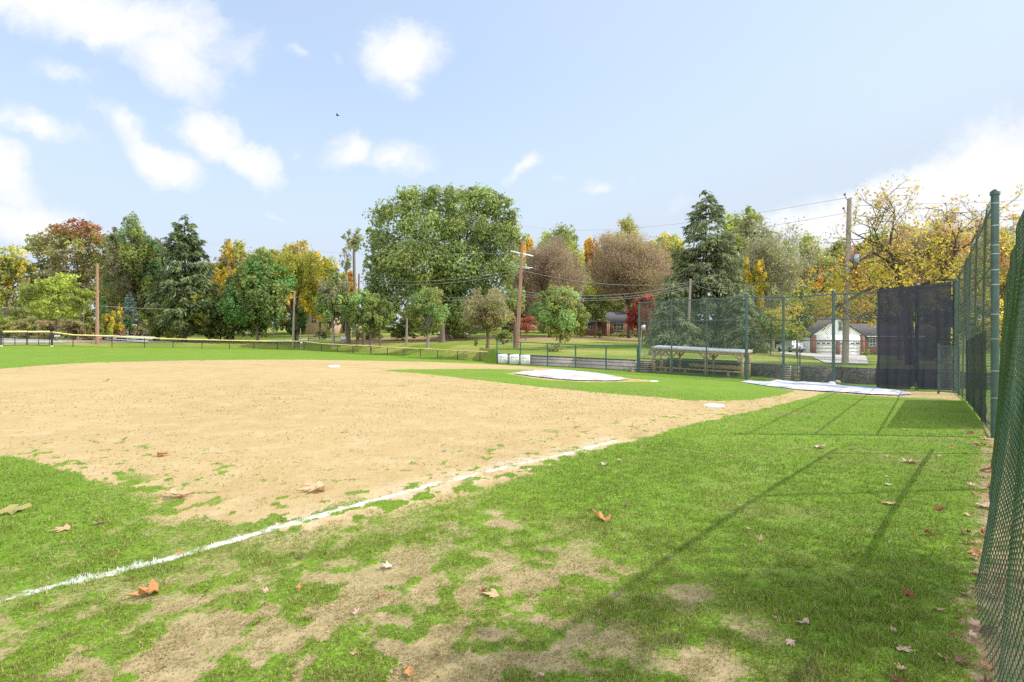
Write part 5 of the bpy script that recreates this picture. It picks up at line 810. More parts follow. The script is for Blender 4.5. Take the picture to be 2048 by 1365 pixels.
def car():
    Z = 70.; e = empty('white_suv', at(1597, Z), 'white estate car parked on the drive left of the garage, seen from behind', 'car'); x0, x1 = WX(1585, Z), WX(1610, Z); xm = (x0+x1)/2; zb = W(0, 706.5, Z)[2]; wd = (x1-x0)
    b = MB(); prof = [(0, .35), (0, .95), (.15, 1.02), (.35, 1.55), (2.6, 1.6), (3.3, 1.05), (4.3, .95), (4.4, .4)]; n = len(prof); V = []
    for s, k in ((-1, 0), (1, 0)):
        for q, h in prof: V.append([xm+s*wd/2*(1 if h < 1.1 else .84), Z+q, zb+h])
    i = np.arange(n); b.add(V, [(k, (k+1) % n, n+(k+1) % n, n+k) for k in range(n)]+[(0, 1, 2, 7), (2, 3, 4, 5), (2, 5, 6, 7), (n+7, n+2, n+1, n), (n+5, n+4, n+3, n+2), (n+7, n+6, n+5, n+2)]); b.build('body', 'carpaint', e)
    b = MB(); b.add([[xm-wd*.38, Z+.17, zb+1.06], [xm+wd*.38, Z+.17, zb+1.06], [xm+wd*.36, Z+.32, zb+1.48], [xm-wd*.36, Z+.32, zb+1.48]], [(0, 1, 2, 3)]); b.build('rear_window', 'glass', e)
    for s in (-1, 1):
        b = MB(); b.box([xm+s*wd*.43, Z-.01, zb+.9], (.16, .05, .26)); b.build('taillight', 'red_lens', e)
        for q in (.8, 3.5): b = MB(); b.tube([[xm+s*wd*.5, Z+q, zb+.33], [xm+s*wd*.38, Z+q, zb+.33]], .33, 14); b.build('wheel', 'rubber', e)
    b = MB(); b.box([xm, Z-.05, zb+.45], (wd*.98, .12, .2)); b.build('bumper', 'black_steel', e); b = MB(); b.box([xm, Z-.02, zb+.8], (.4, .03, .14)); b.build('number_plate', 'ink_blue', e)
def furniture():
    # three white boards on the side fence
    for i, (px, Z, lab, ink) in enumerate(((1005.5, 43.6, 'left one of three white notice boards on the side fence, blue print', 'ink_blue'), (1028.5, 43, 'middle one of three white notice boards, with an ochre headline', 'ink_brown'), (1050.5, 42.4, 'right one of three white notice boards, with a thin ochre line', 'ink_brown'))):
        g = at(px, Z-.25, .02); w, h = .72, .72; e = empty('notice_board', g, lab, 'sign', 'white boards on the side fence'); b = MB(); rz = -.6; b.box(g+[0, 0, .42], (w*1.0, .03, h), rz*.3); b.build('panel', 'white', e)
        ca, sa = math.cos(rz*.3), math.sin(rz*.3)
        def bar(u, v, ww, hh, m, nm): b = MB(); b.box(g+[u*ca+.02*sa, u*sa-.02, .42+v], (ww, .012, hh), rz*.3); b.build(nm, m, e)
        bar(0, .12, .6, .05, ink if i else 'ink_grey', 'headline'); bar(-.08, .24, .42, .02, 'ink_grey', 'text_line')
        for k in range(4):
            bar(-.17, -.02-.075*k, .22, .022, 'ink_blue', 'text_line'); bar(.17, -.02-.075*k, .2, .022, 'ink_blue', 'text_line')
    # bases
    def base(px, py, s, lab, rz=.75, h=.045, cat='base'):
        g = G(px, py)[0]; b = MB(); n = s/2; bev = .03; v = []
        for z, k in ((0, n), (h*.6, n), (h, n-bev)):
            for a, c in ((-1, -1), (1, -1), (1, 1), (-1, 1)): v.append([a*k*math.cos(rz)-c*k*math.sin(rz)+g[0], a*k*math.sin(rz)+c*k*math.cos(rz)+g[1], g[2]+z])
        f = [(8, 9, 10, 11)]+[(r*4+i, r*4+(i+1) % 4, r*4+4+(i+1) % 4, r*4+4+i) for r in (0, 1) for i in range(4)]; b.add(v, f); tag(b.build('base_bag', 'white'), lab, cat)
    base(1427, 813, .38, 'white square first base bag at the turn of the dirt path'); base(667, 734.5, .42, 'white second base bag on the far dirt', .7, .07); base(1307, 763.3, .3, 'small pale plate in the grass right of the covered mound', .7, .03, 'plate')
    # tarps
    def sheet(name, label, poly, bump, m, seed):
        P = poly_world(poly); x0, y0 = P.min(0); x1, y1 = P.max(0); st = .07; gx, gy = np.meshgrid(np.arange(x0, x1+st, st), np.arange(y0, y1+st, st)); sd = sd_poly(gx, gy, P); ed = .05*(vnoise(gx*2, gy*2, seed)-.5)
        keep = (sd > -.02); z = gz(gx, gy)+.03+bump*sst(0, 2.2, sd)+.09*sst(0, .35, sd)*fbm(gx*1.1, gy*.8, 4, seed)+.03*np.abs(np.sin(gx*2.3+gy*1.1+3*vnoise(gx, gy, 4)))*sst(0, .3, sd)
        # pull rim vertices to the outline
        ny, nx = gx.shape; i, j = np.meshgrid(np.arange(ny-1), np.arange(nx-1), indexing='ij'); q = np.stack([i*nx+j, i*nx+j+1, (i+1)*nx+j+1, (i+1)*nx+j], -1).reshape(-1, 4); kk = keep.ravel(); q = q[kk[q].all(1)]; b = MB(); u, inv = np.unique(q, return_inverse=True); b.add(np.c_[gx.ravel(), gy.ravel(), z.ravel()][u], inv.reshape(-1, 4)); o = b.build(name, m, smooth=True); tag(o, label, 'tarp')
    sheet('mound_tarp', 'pale rumpled tarp covering the pitcher mound', [(1025, 748.5), (1035, 746), (1078, 744), (1135, 744.6), (1160, 749), (1200, 751.5), (1235, 755), (1256, 760), (1238, 762.5), (1200, 763), (1150, 762), (1110, 759), (1062, 753.5)], .16, 'tarp', 2)
    sheet('home_plate_tarp', 'long white and blue tarp spread over home plate', [(1478, 764.5), (1520, 766), (1548, 763.5), (1600, 767), (1660, 769.5), (1700, 775), (1770, 781), (1829, 789), (1800, 791.5), (1740, 790), (1690, 786), (1640, 783.5), (1596, 780.5), (1550, 775), (1510, 769.5)], .0, 'tarp_blue', 6)
    # small sand bag on the tarp, stones
    rng = np.random.default_rng(5)
    def rock(name, lab, px, py, s, m, cat='stone', dz=0):
        g = G(px, py)[0]+[0, 0, dz]; n = 8; u, v = np.meshgrid(np.arange(n)/n*2*np.pi, np.linspace(0, np.pi, 6)); r = 1+.25*rng.normal(size=u.shape)*.5; r[:, 0] = r[:, 0]; X = np.cos(u)*np.sin(v)*r*s[0]; Y = np.sin(u)*np.sin(v)*r*s[1]; Zz = np.cos(v)*s[2]; P = np.c_[X.ravel(), Y.ravel(), Zz.ravel()]+g+[0, 0, s[2]*.5]; i = np.arange(5)[:, None]*n; j = np.arange(n)[None]; k = (np.arange(n)+1) % n; f = np.stack([i+j, i+n+j, i+n+k[None], i+k[None]], -1).reshape(-1, 4); b = MB(); b.add(P, f); tag(b.build(name, m, smooth=True), lab, cat)
    rock('sandbag', 'small blue grey bag holding down the home plate tarp by a post', 1663, 772, (.22, .16, .15), 'tarp_blue', 'bag'); rock('field_stone', 'pale stone at the foot of the backstop right of the bag', 1674, 767.5, (.2, .15, .12), 'stone_tan', 'stone')
    for px, Z, s, lab in ((915, 90, .9, 'tan boulder, left in the row on the back lawn'), (925, 91, .7, 'tan boulder, middle in the row on the back lawn'), (938, 92, .6, 'tan boulder, right in the row on the back lawn')): 
        q = W(px, 671.5, Z); rock('boulder', lab, px, 672, (s*.8, s*.5, s*.35), 'stone_tan')
    # bleachers low behind the outfield fence
    g = at(205, 66.5); h = at(305, 67.5); e = empty('bleachers', g, 'low white and blue bench seats behind the left outfield fence', 'bleachers'); 
    for k, (m, dz, dy, a, c) in enumerate((('white_metal', .55, 0, 0, 1.), ('blue', .66, .5, .22, .62), ('white_metal', .75, .6, 0, .98), ('white_metal', .3, -.4, .1, .95))): p, q = g+(h-g)*a, g+(h-g)*c; b = MB(); b.beam(p+[0, dy, dz], q+[0, dy, dz], .3, .06); b.build('plank', m, e)
    for t in (.1, .5, .9): p = g+(h-g)*t; b = MB(); b.beam(p+[0, -.5, -.05], p+[0, .7, .72], .05, .05); b.beam(p+[0, .7, -.05], p+[0, .7, .72], .05, .05); b.build('frame', 'galv', e)
    # street sign behind the fence and utility cabinet
    g = at(1281, 43); e = empty('sign_post', g, 'grey metal post with a small blank plate left of the backstop', 'sign'); b = MB(); t = W(1283.5, 657, 43); b.tube([g, t], .035, 7); b.build('post', 'galv', e); b = MB(); b.box(t+[.12, -.05, .05], (.36, .02, .42), .3); b.build('plate', 'grey_metal', e)
    g = at(1315, 46); b = MB(); b.prism([(g[0]-.75, g[1]-.6), (g[0]+.7, g[1]-.5), (g[0]+.7, g[1]+.6), (g[0]-.6, g[1]+.6)], g[2]-.1, g[2]+.42); b.prism([(g[0]-.5, g[1]-.4), (g[0]+.5, g[1]-.35), (g[0]+.5, g[1]+.4), (g[0]-.5, g[1]+.4)], g[2]+.42, g[2]+.75); tag(b.build('utility_vault', 'stone'), 'grey concrete box on the lawn behind the dugout', 'box')
    g = at(686, 80); b = MB(); b.box(g+[0, 0, .55], (.75, .3, .6), .2, .5); b.box(g+[0, .1, .2], (.1, .1, .5)); tag(b.build('information_panel', 'white'), 'tilted white panel on the grass among the park maples', 'sign')
    g = at(632, 93); b = MB(); b.box(g+[0, 0, .25], (.8, .5, .5)); b.box(g+[0, 0, .53], (.86, .56, .06)); tag(b.build('utility_box', 'grey_metal'), 'pale grey box on the back lawn below the tan house', 'box')
    g = at(617, 86); h = at(700, 92); e = empty('split_rail_fence', g, 'low dark split rail fence across the sunny back lawn', 'fence')
    for k in range(5): p = g+(h-g)*k/4; p[2] = float(gz(p[0], p[1])); b = MB(); b.beam(p-[0, 0, .1], p+[0, 0, .85], .13, .13); b.build('post', 'lumber_dark', e)
    for dz in (.3, .65): b = MB(); b.beam(g+[0, 0, dz], h+[0, 0, dz], .06, .09); b.build('rail', 'lumber_dark', e)
    g = at(878, 72); e = empty('trail_marker', g, 'thin marker stake with small sign right of the small upright tree', 'sign'); b = MB(); b.tube([g, g+[0, 0, 1.3]], .03, 6); b.build('stake', 'bark_dark', e); b = MB(); b.box(g+[0, -.04, 1.35], (.22, .02, .35)); b.build('plate', 'tan_wall', e)
    for px, Z, lab in ((1341, 30.9, 'x'),): pass
    g = at(1600, 30.6); e = empty('open_gate', g, 'thin green post with open gate frame beside the home plate steps', 'gate'); zt = W(1600, 693, 30.6)[2]; b = MB(); b.tube([g, [g[0], g[1], zt]], .035, 8); a = at(1570, 30.6); b.tube([[a[0], a[1], zt-.2], [g[0]-.05, g[1], zt-.22]], .025, 7); b.tube([[g[0]-.12, g[1], a[2]+.1], [g[0]-.12, g[1], zt-.22]], .025, 7); b.build('gate_frame', 'green_steel', e)
    g = at(1667, 27.7); b = MB(); q = g+[.1, -.15, .95]; b.tube([q, q+[.12, -.05, .1], q+[.22, -.05, -.15], q+[.25, 0, -.6]], .018, 6); tag(b.build('hanging_cable', 'black_wire'), 'short black cable dangling from the backstop post near the garage', 'cable')
    # bird
    q = W(675, 232, 38); e = empty('bird', q, 'small black bird flying alone high in the sky', 'bird'); b = MB(); b.tube([q+[-.13, 0, 0], q+[-.06, 0, .01], q+[.02, 0, .02], q+[.09, 0, .01], q+[.16, 0, 0]], [.006, .03, .035, .025, .01], 8); b.build('body', 'feather', e, smooth=True)
    for s in (-1, 1): b = MB(); b.add([q+[-.05, 0, .01], q+[.05, 0, .01], q+[.06, s*.12, .07], q+[-.0, s*.24, .1], q+[-.04, s*.12, .07]], [(0, 1, 2, 4), (4, 2, 3, 3)]); b.add([q+[-.05, 0, -.0], q+[.05, 0, -.0], q+[.06, s*.12, .064], q+[-.0, s*.24, .096], q+[-.04, s*.12, .064]], [(4, 2, 1, 0), (3, 2, 4, 4)]); b.build('wing', 'feather', e)
# ------------------------------------------------------------------ fallen leaves
def leafmat(n, c1, c2):
    m, nt = mat(n); o = N(nt, 'ShaderNodeOutputMaterial'); p = N(nt, 'ShaderNodeBsdfPrincipled', Roughness=.65); tc = N(nt, 'ShaderNodeTexCoord'); nz = N(nt, 'ShaderNodeTexNoise', Scale=22.0, Detail=4.0); L(nt, tc.outputs['Object'], nz.inputs['Vector'])
    mx = N(nt, 'ShaderNodeMix', _data_type='RGBA'); mx.inputs[6].default_value = (*c1, 1); mx.inputs[7].default_value = (*c2, 1); r = N(nt, 'ShaderNodeMapRange'); r.inputs[1].default_value = .35; r.inputs[2].default_value = .65; L(nt, nz.outputs[0], r.inputs[0]); L(nt, r.outputs[0], mx.inputs[0]); L(nt, mx.outputs[2], p.inputs['Base Color'])
    t = N(nt, 'ShaderNodeBsdfTranslucent'); L(nt, mx.outputs[2], t.inputs[0]); ms = N(nt, 'ShaderNodeMixShader', Fac=.25); L(nt, p.outputs[0], ms.inputs[1]); L(nt, t.outputs[0], ms.inputs[2]); L(nt, ms.outputs[0], o.inputs[0]); M[n] = m
leafmat('leaf_tan', (.66, .46, .28), (.5, .31, .18)); leafmat('leaf_orange', (.6, .28, .1), (.45, .18, .07)); leafmat('leaf_brown', (.2, .11, .07), (.12, .06, .04)); leafmat('leaf_pink', (.68, .48, .38), (.55, .36, .28)); leafmat('leaf_red', (.3, .06, .04), (.2, .05, .03)); leafmat('leaf_green', (.3, .34, .12), (.42, .3, .1)); leafmat('leaf_pale', (.62, .58, .48), (.45, .4, .3))
def leaf_mesh(seed, curl):
    """five lobed maple / sycamore leaf, unit width, curled"""
    rng = np.random.default_rng(seed); out = [(0, -.42, .0)]
    tips = [(-150, .42), (-95, .62), (-40, .75)]; pts = []
    angs = [-128, -100, -78, -52, -38, -20, 0, 20, 38, 52, 78, 100, 128]; rad = [.36, .55, .28, .6, .58, .3, .78, .3, .58, .6, .28, .55, .36]
    for a, r in zip(angs, rad): a = math.radians(a+rng.uniform(-4, 4)); r *= rng.uniform(.88, 1.1); pts.append((r*math.sin(a), r*math.cos(a)-.1))
    pts.append((.05, -.34)); pts.append((-.05, -.34)); n = len(pts); V = [(0, 0)]+[(x*.5, y*.5) for x, y in pts]+pts; V = np.array(V)
    x, y = V[:, 0], V[:, 1]; z = curl*(.55*x*x*rng.uniform(.4, 1.4)+.5*y*y*rng.uniform(.2, 1.2)+.35*x*y*rng.uniform(-1, 1))+.07*curl*rng.normal(size=len(V))*np.r_[0, np.ones(n)*.4, np.ones(n)]; z -= 0; x = x*(1-.25*curl)
    f = [(0, 1+i, 1+(i+1) % n, 1+(i+1) % n) for i in range(n)]+[(1+i, 1+n+i, 1+n+(i+1) % n, 1+(i+1) % n) for i in range(n)]
    b = MB(); b.add(np.c_[x, y, z], f); st = np.array([[0, -.42, 0], [.02, -.7, .03], [.05, -.85, .08]]); b.tube(st, [.018, .013, .012], 4); return b
def leaves():
    meshes = {}; k = 0
    def mk(mname, curl, var):
        key = (mname, curl, var)
        if key not in meshes: o = leaf_mesh(200+var*7+int(curl*10), curl).build('fallen_leaf', mname, origin=(0, 0, 0), smooth=True); meshes[key] = o.data; bpy.data.objects.remove(o)
        return meshes[key]
    rng = np.random.default_rng(77)
    def put(px, py, wpx, mname, label, curl=.6, tilt=.25, group=None, rz=None, up=.0):
        g = G(px, py)[0]; s = wpx/F*g[1]/1.0; o = bpy.data.objects.new('fallen_leaf', mk(mname, curl, int(rng.integers(0, 4)))); COL.objects.link(o); o.scale = (s, s, s); o.location = g+[0, 0, .012+s*.05+up]; o.rotation_euler = (rng.uniform(-tilt, tilt), rng.uniform(-tilt, tilt), rng.uniform(0, 6.28) if rz is None else rz); tag(o, label, 'leaf', group)
    I = [(632, 982, 52, 'leaf_tan', 'large curled tan leaf on the dirt just behind the chalk line', 1.1, .5), (358, 994, 50, 'leaf_tan', 'folded tan leaf at the left rim of the infield dirt', 1.1, .6), (28, 1026, 55, 'leaf_green', 'flat yellow green leaf at the far left edge', .4, .2), (295, 1190, 56, 'leaf_orange', 'orange leaf with dark underside below the chalk line', .9, .15), (1205, 1041, 42, 'leaf_orange', 'bright orange brown curled leaf in the grass, centre right', 1.1, .3), (984, 1193, 36, 'leaf_tan', 'tan leaf beside a small dark red one, bottom centre', .8, .3), (967, 1188, 18, 'leaf_red', 'small dark red leaf touching the tan leaf at bottom centre', .9, .5),
      (774, 1137, 30, 'leaf_pale', 'whitish grey crumpled leaf in worn grass, centre', 1., .5), (213, 763, 14, 'leaf_orange', 'rusty leaf alone on the far left infield dirt', .9, .4), (325, 912, 28, 'leaf_orange', 'thin orange leaf on the left infield dirt', .7, .2), (1641, 897, 28, 'leaf_pink', 'pale pink leaf left of another near the long shadow', .7, .3), (1706, 900, 20, 'leaf_pink', 'pale pink leaf lying on the long rail shadow', .7, .3), (1824, 927, 36, 'leaf_pink', 'large pale leaf with reddish tip between the two rail shadows', .8, .3), (1778, 1010, 28, 'leaf_tan', 'flat tan leaf touching the right rail shadow', .3, .2),
      (1604, 1250, 34, 'leaf_pink', 'pinkish brown curled leaf in the shade, bottom right', .8, .4), (1793, 1221, 20, 'leaf_pink', 'small rolled pinkish leaf in lush shaded grass', 1., .5), (1807, 1304, 36, 'leaf_pink', 'flat rectangular looking pale leaf in the lush grass at bottom right', .2, .15), (1619, 1348, 26, 'leaf_brown', 'dark brown leaf at the bottom edge', .5, .3), (1581, 1291, 22, 'leaf_pink', 'small pale leaf left of the flat one, bottom right', .7, .4), (1521, 1082, 18, 'leaf_tan', 'tan curled leaf right of the centre shadow', .9, .4), (1554, 1073, 12, 'leaf_orange', 'narrow orange upright leaf beside the tan one', .6, .9), (1250, 1017, 14, 'leaf_brown', 'dark brown bit of leaf behind the bright orange one', 1., .5), (1183, 1021, 14, 'leaf_orange', 'small rusty leaf left behind the bright orange one', 1., .5),
      (1209, 931, 20, 'leaf_pale', 'cream leaf in bright grass near the dirt edge, left of a pair', .7, .4), (1240, 923, 12, 'leaf_pale', 'smaller cream leaf in bright grass, right of a pair', .7, .4), (1049, 1043, 10, 'leaf_brown', 'small brown leaf in the lighter grass right of centre', 1., .5), (999, 1009, 12, 'leaf_brown', 'small rusty leaf left of the bare patch', 1., .5), (199, 1050, 28, 'leaf_pink', 'pinkish leaf in the left grass patch', .8, .3), (126, 1062, 34, 'leaf_tan', 'flat tan leaf sunken in the left grass patch', .3, .2), (225, 1115, 16, 'leaf_orange', 'small orange leaf above the faded chalk', .8, .3), (360, 1111, 16, 'leaf_orange', 'small orange leaf lying on the chalk line', .7, .3), (263, 1160, 18, 'leaf_red', 'small reddish leaf just below the chalk line', .8, .4), (75, 1212, 14, 'leaf_brown', 'small brown leaf low at the left', .8, .4),
      (517, 1249, 16, 'leaf_red', 'small red leaf standing in the grass, lower left', .8, .7), (532, 1186, 14, 'leaf_pink', 'small pale leaf in a dark green tuft', .8, .6), (598, 1179, 14, 'leaf_orange', 'small orange leaf right of the dark green tuft', .8, .5), (600, 1118, 16, 'leaf_brown', 'small brown leaf by the worn patch', .8, .5), (765, 1196, 20, 'leaf_orange', 'rusty leaf above a pale one in worn grass', .8, .5), (715, 1228, 20, 'leaf_pink', 'pale pink leaf in worn grass, lower centre', .7, .4), (819, 1350, 24, 'leaf_orange', 'orange brown leaf at the bottom edge, centre', .7, .4), (708, 1311, 16, 'leaf_tan', 'small tan leaf at the bottom, centre left', .7, .4), (1083, 1355, 16, 'leaf_pink', 'small pink leaf at the bottom edge right of centre', .7, .5), (1050, 1292, 12, 'leaf_brown', 'dark leaf in the thin end of the long shadow', .8, .5), (133, 1274, 14, 'leaf_brown', 'small dark red brown leaf above the lower left corner', .8, .5), (1155, 856, 16, 'leaf_orange', 'small orange leaf on the dirt left of first base', .7, .4), (690, 865, 14, 'leaf_orange', 'small orange leaf in the middle of the infield dirt', .7, .4), (250, 880, 12, 'leaf_brown', 'dark twig like leaf on the left infield dirt', .7, .4), (1661, 919, 12, 'leaf_brown', 'dark leaf by the end of the long shadow', .8, .5), (1565, 932, 9, 'leaf_brown', 'tiny dark leaf left of the long shadow', .8, .5),
      (1812, 862, 14, 'leaf_pink', 'pale leaf near the windscreen shadow', .6, .3), (1776, 972, 14, 'leaf_pale', 'small pale leaf left of the right rail shadow', .6, .3), (1775, 956, 12, 'leaf_pink', 'small pinkish leaf above another near the right shadow', .6, .3), (1880, 1021, 24, 'leaf_red', 'reddish leaf right of the right rail shadow', .6, .3), (1970, 943, 22, 'leaf_red', 'bright red brown leaf at the foot of the near mesh', .7, .4), (1945, 973, 20, 'leaf_pink', 'pink leaf on the worn strip beside the mesh', .7, .4), (1972, 1016, 34, 'leaf_pink', 'large pale pink leaf on the worn strip beside the mesh', .6, .3), (1935, 1033, 16, 'leaf_tan', 'small tan leaf left of the large pale pink one', .7, .4), (1950, 1110, 28, 'leaf_orange', 'orange brown leaf leaning at the mesh foot', 1., .7), (1955, 1150, 30, 'leaf_tan', 'narrow tan leaf on bare soil beside the flare of the mesh', .5, .3), (1969, 880, 20, 'leaf_tan', 'pile top leaf by the fence foot', .8, .5), (1939, 868, 18, 'leaf_red', 'reddish leaf at the corner of the windscreen shadow', .6, .3)]
    for px, py, w, m_, lab, cu, ti in I: put(px, py, w, m_, lab, cu, ti)
    # look-alikes: nothing tells them apart, so each batch shares one label
    for n, fn, ms, lab, grp, wr in ((22, lambda: (rng.uniform(300, 1450), rng.uniform(1120, 1360)), ['leaf_brown'], 'tiny dark brown leaf scrap sunk in the worn grass of the foreground', 'brown leaf scraps in the worn grass', (7, 12)), (14, lambda: (rng.uniform(1450, 1850), rng.uniform(830, 1250)), ['leaf_tan'], 'tiny tan leaf scrap in the bright grass on the right', 'tan leaf scraps in the bright grass', (6, 11)), (16, lambda: (rng.uniform(500, 1250), rng.uniform(800, 940)), ['leaf_brown'], 'speck of brown leaf on the open infield dirt', 'leaf specks on the infield', (4, 8))):
        for _ in range(n): px, py = fn(); put(px, py, rng.uniform(*wr), ms[0], lab, .9, .5, grp)
    ms = ['leaf_tan', 'leaf_pink', 'leaf_brown', 'leaf_orange', 'leaf_red']
    for _ in range(165):
        a = 2.8+10*rng.uniform()**1.3; o = rng.normal()*.2+.08; q = np.array([.656, .755])*a+np.array([.755, -.656])*o; z = float(gz(*q)); s = rng.uniform(.04, .095); m_ = ms[rng.integers(0, 5)]
        lo = bpy.data.objects.new('fallen_leaf', mk(m_, .9, int(rng.integers(0, 4)))); COL.objects.link(lo); lo.scale = (s, s, s); lo.location = (*q, z+.01+s*.15); lo.rotation_euler = (rng.uniform(-.5, .5), rng.uniform(-.5, .5), rng.uniform(0, 6.28))
        tag(lo, {'leaf_tan': 'dry tan leaf in the drift along the near fence foot', 'leaf_pink': 'pale pinkish leaf in the drift along the near fence foot', 'leaf_brown': 'dark brown leaf in the drift along the near fence foot', 'leaf_orange': 'orange leaf in the drift along the near fence foot', 'leaf_red': 'red leaf in the drift along the near fence foot'}[m_], 'leaf', m_.split('_')[1]+' leaves drifted along the near fence')
# ------------------------------------------------------------------ sky, sun, camera
SUN_AZ, SUN_EL = math.radians(82.5), math.radians(40.5)
def world():
    w = bpy.data.worlds.new('World'); sc.world = w; w.use_nodes = True; nt = w.node_tree; nt.nodes.clear(); o = N(nt, 'ShaderNodeOutputWorld'); bg = N(nt, 'ShaderNodeBackground', Strength=1.0)
    sky = N(nt, 'ShaderNodeTexSky', _sky_type='NISHITA', _sun_disc=False, _sun_elevation=SUN_EL, _sun_rotation=SUN_AZ, _air_density=1.0, _dust_density=1.0, _ozone_density=3.0, _altitude=0)
    tc = N(nt, 'ShaderNodeTexCoord'); sx = N(nt, 'ShaderNodeSeparateXYZ'); L(nt, tc.outputs['Generated'], sx.inputs[0])
    def MA(op, a, b=None, c=None, clamp=False):
        n = N(nt, 'ShaderNodeMath', _operation=op); n.use_clamp = clamp
        for i, s in enumerate((a, b, c)):
            if s is None: continue
            if isinstance(s, (int, float)): n.inputs[i].default_value = s
            else: L(nt, s, n.inputs[i])
        return n.outputs[0]
    yy = MA('MAXIMUM', MA('ABSOLUTE', sx.outputs[1]), .05); u = MA('DIVIDE', sx.outputs[0], yy); v = MA('DIVIDE', sx.outputs[2], yy); cx = N(nt, 'ShaderNodeCombineXYZ'); L(nt, u, cx.inputs[0]); L(nt, v, cx.inputs[1])
    def noise(s, d=5.0, r=.6, vec=None, col=False): n = N(nt, 'ShaderNodeTexNoise', Scale=s, Detail=d, Roughness=r); L(nt, vec or cx.outputs[0], n.inputs['Vector']); return n.outputs[1] if col else n.outputs[0]
    def vm(op, a, b): 
        n = N(nt, 'ShaderNodeVectorMath', _operation=op)
        for i, s in enumerate((a, b)):
            if isinstance(s, tuple): n.inputs[i].default_value = s
            elif isinstance(s, float): n.inputs['Scale'].default_value = s
            elif s is not None: L(nt, s, n.inputs[i])
        return n
    wv = vm('SCALE', vm('SUBTRACT', noise(3.2, 7.0, .62, col=True), (.5, .5, .5)).outputs[0], .2); wp = vm('ADD', cx.outputs[0], wv.outputs[0]).outputs[0]
    blobs = [(230, 40, 270, 85, -14, 1.25), (60, -30, 240, 70, 0, 1.2), (350, 130, 110, 70, -40, 1.), (440, 70, 45, 45, 0, .6), (170, 170, 90, 26, -10, .45), (800, 112, 92, 72, 10, 1.), (815, 172, 32, 34, 0, .6), (580, 121, 30, 17, -50, .55), (655, 128, 26, 18, -60, .4), (60, 258, 125, 34, -22, .8), (238, 268, 82, 40, -38, 1.), (315, 328, 95, 38, -18, 1.), (425, 278, 78, 42, -25, 1.05), (505, 322, 88, 34, -28, 1.), (705, 322, 55, 42, 0, 1.), (790, 332, 82, 42, -8, 1.05),
      (0, 330, 90, 60, -45, .9), (40, 425, 150, 44, -10, .9), (1040, 347, 46, 15, 15, .6), (1198, 376, 34, 16, 5, .7), (1120, 370, 22, 9, 0, .4), (1272, 380, 32, 16, 0, .45), (555, 420, 26, 10, -20, .35), (600, 312, 18, 16, -60, .3), (1890, 400, 410, 70, 14, 1.9), (1750, 450, 260, 60, 10, 1.3), (1360, 410, 60, 22, 10, .4), (2250, 330, 400, 130, 10, 1.5), (-200, 180, 250, 50, -20, .8)]
    acc = None
    for px, py, a, b, rot, k in blobs:
        mp = N(nt, 'ShaderNodeMapping', _vector_type='TEXTURE'); mp.inputs['Location'].default_value = ((px-CX)/F, (HY-py)/F, 0); mp.inputs['Rotation'].default_value = (0, 0, math.radians(rot)); mp.inputs['Scale'].default_value = (a/F*1.4, b/F*1.4, 1); L(nt, wp, mp.inputs[0])
        sc_ = vm('MULTIPLY', mp.outputs[0], (1, 1, 0)); ln = N(nt, 'ShaderNodeVectorMath', _operation='LENGTH'); L(nt, sc_.outputs[0], ln.inputs[0]); val = MA('MULTIPLY', MA('SUBTRACT', 1.0, ln.outputs['Value'], clamp=True), k); acc = val if acc is None else MA('MAXIMUM', acc, val)
    n1 = noise(5.0, 9.0, .66, wp); n2 = noise(2.2, 6.0, .55, wp); dens = MA('ADD', acc, MA('MULTIPLY', MA('SUBTRACT', n1, .48), 1.9)); mr = N(nt, 'ShaderNodeMapRange', _interpolation_type='SMOOTHSTEP'); mr.inputs[1].default_value = .12; mr.inputs[2].default_value = .95; L(nt, dens, mr.inputs[0]); has = MA('MULTIPLY', acc, 4.0, clamp=True); cl = MA('MULTIPLY', mr.outputs[0], has, clamp=True)
    # thin milky veil, thicker toward the sun
    ax = N(nt, 'ShaderNodeMapRange', _interpolation_type='SMOOTHSTEP'); ax.inputs[1].default_value = -.35; ax.inputs[2].default_value = .85; ax.inputs[3].default_value = VEIL0; ax.inputs[4].default_value = VEIL1; L(nt, sx.outputs[0], ax.inputs[0]); hz = N(nt, 'ShaderNodeMapRange', _interpolation_type='SMOOTHSTEP'); hz.inputs[1].default_value = .42; hz.inputs[2].default_value = 0.; hz.inputs[4].default_value = .5; L(nt, sx.outputs[2], hz.inputs[0])
    veil = MA('ADD', MA('ADD', ax.outputs[0], hz.outputs[0]), MA('MULTIPLY', MA('SUBTRACT', n2, .5), .18), clamp=True)
    s1 = vm('SCALE', sky.outputs[0], SKY); m1 = N(nt, 'ShaderNodeMix', _data_type='RGBA'); L(nt, veil, m1.inputs[0]); L(nt, s1.outputs[0], m1.inputs[6]); m1.inputs[7].default_value = VEILC; m2 = N(nt, 'ShaderNodeMix', _data_type='RGBA'); L(nt, cl, m2.inputs[0]); L(nt, m1.outputs[2], m2.inputs[6]); m2.inputs[7].default_value = CLOUDC
    bk = N(nt, 'ShaderNodeMapRange', _interpolation_type='SMOOTHSTEP'); bk.inputs[1].default_value = .05; bk.inputs[2].default_value = -.45; L(nt, sx.outputs[1], bk.inputs[0])   # extra sky glow added behind the camera as fill for camera-facing sides
    m3 = N(nt, 'ShaderNodeMix', _data_type='RGBA'); L(nt, MA('MULTIPLY', bk.outputs[0], MA('ADD', .35, n2), clamp=True), m3.inputs[0]); L(nt, m2.outputs[2], m3.inputs[6]); m3.inputs[7].default_value = (1.2, 1.2, 1.25, 1); L(nt, m3.outputs[2], bg.inputs[0]); L(nt, bg.outputs[0], o.inputs[0]); w.cycles.sampling_method = 'MANUAL'; w.cycles.sample_map_resolution = 512
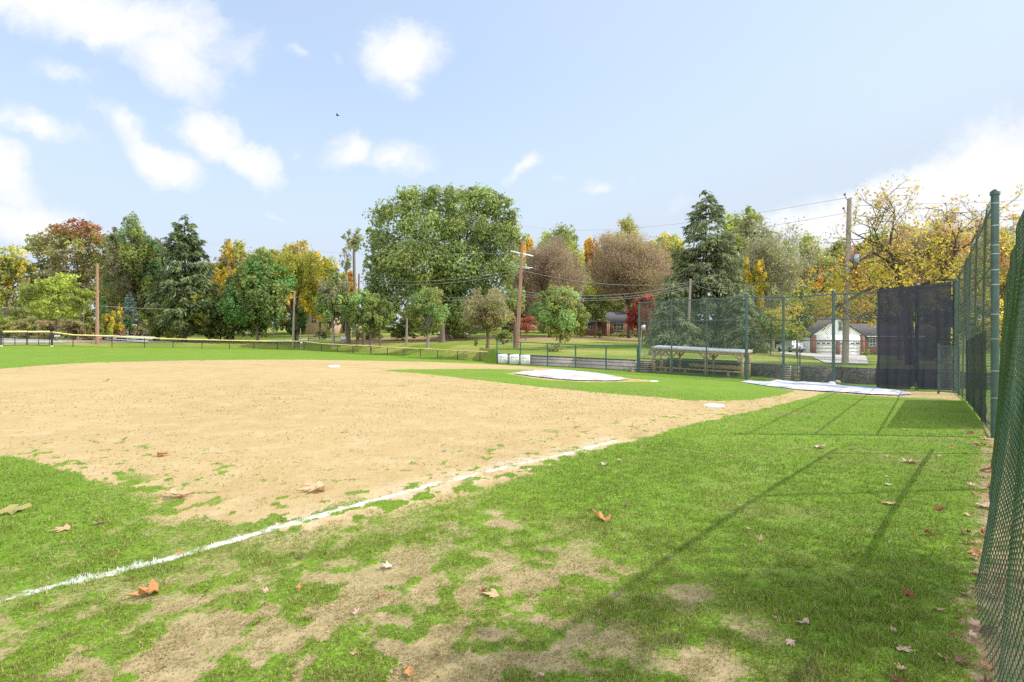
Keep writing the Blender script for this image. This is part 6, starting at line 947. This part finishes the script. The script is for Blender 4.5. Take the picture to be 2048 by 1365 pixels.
SKY = .15; VEIL0, VEIL1 = .58, .88; VEILC = (.345, .40, .47, 1); CLOUDC = (.5, .505, .515, 1); EXPO = 1.03; SUNP = 2.7
def main():
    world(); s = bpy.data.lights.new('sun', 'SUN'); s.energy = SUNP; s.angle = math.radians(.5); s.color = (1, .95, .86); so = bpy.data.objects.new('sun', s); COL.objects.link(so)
    d = np.array([math.sin(SUN_AZ)*math.cos(SUN_EL), math.cos(SUN_AZ)*math.cos(SUN_EL), math.sin(SUN_EL)]); import mathutils; so.rotation_euler = mathutils.Vector(d).to_track_quat('Z', 'Y').to_euler(); so.location = (20, 0, 30)
    c = bpy.data.cameras.new('camera'); co = bpy.data.objects.new('camera', c); COL.objects.link(co); co.location = (0, 0, E); co.rotation_euler = (math.radians(90), 0, 0); c.sensor_width = 36; c.lens = F/2048*36; c.shift_y = -(682.5-HY)/2048; c.clip_start = .02; c.clip_end = 3000; sc.camera = co
    v = sc.view_settings; v.view_transform = 'Standard'; v.look = 'None'; v.exposure = EXPO; v.gamma = 1; sc.display_settings.display_device = 'sRGB'
    sc.cycles.max_bounces = 6; sc.cycles.diffuse_bounces = 4; sc.cycles.glossy_bounces = 2; sc.cycles.transmission_bounces = 4; sc.cycles.transparent_max_bounces = 12; sc.cycles.use_denoising = False
    import time; t = time.time()
    def tick(n):
        nonlocal t; print('T', n, round(time.time()-t, 1)); t = time.time()
    ground(); tick('ground'); blades(); clods(); tick('blades')
    strip('road', [(-400, 676), (0, 677.5), (110, 680), (200, 681), (300, 682), (420, 683), (560, 681), (640, 678.5), (690, 678.6)], [(-400, 687), (0, 687), (110, 686.5), (200, 686), (300, 686), (420, 685), (560, 683.5), (640, 681), (690, 679.4)], 12, 'asphalt', .05)
    strip('clay_patch', [(150, 676), (205, 674.5), (250, 676)], [(125, 683.5), (205, 684.5), (238, 683.5)], 10, 'clay', .08)
    strip('driveway', [(1560, 704), (1640, 709), (1690, 711.3), (1732, 711.8)], [(1560, 708), (1622, 714), (1650, 727), (1737, 730)], 14, 'concrete', .05)
    tick('strips'); fences(); walls(); dugout(); tick('fences'); houses(); poles(); car(); furniture(); leaves(); tick('things')
    plant_trees(); tick('trees')
    for o in bpy.data.objects:
        if '_o' in o: del o['_o']
main()
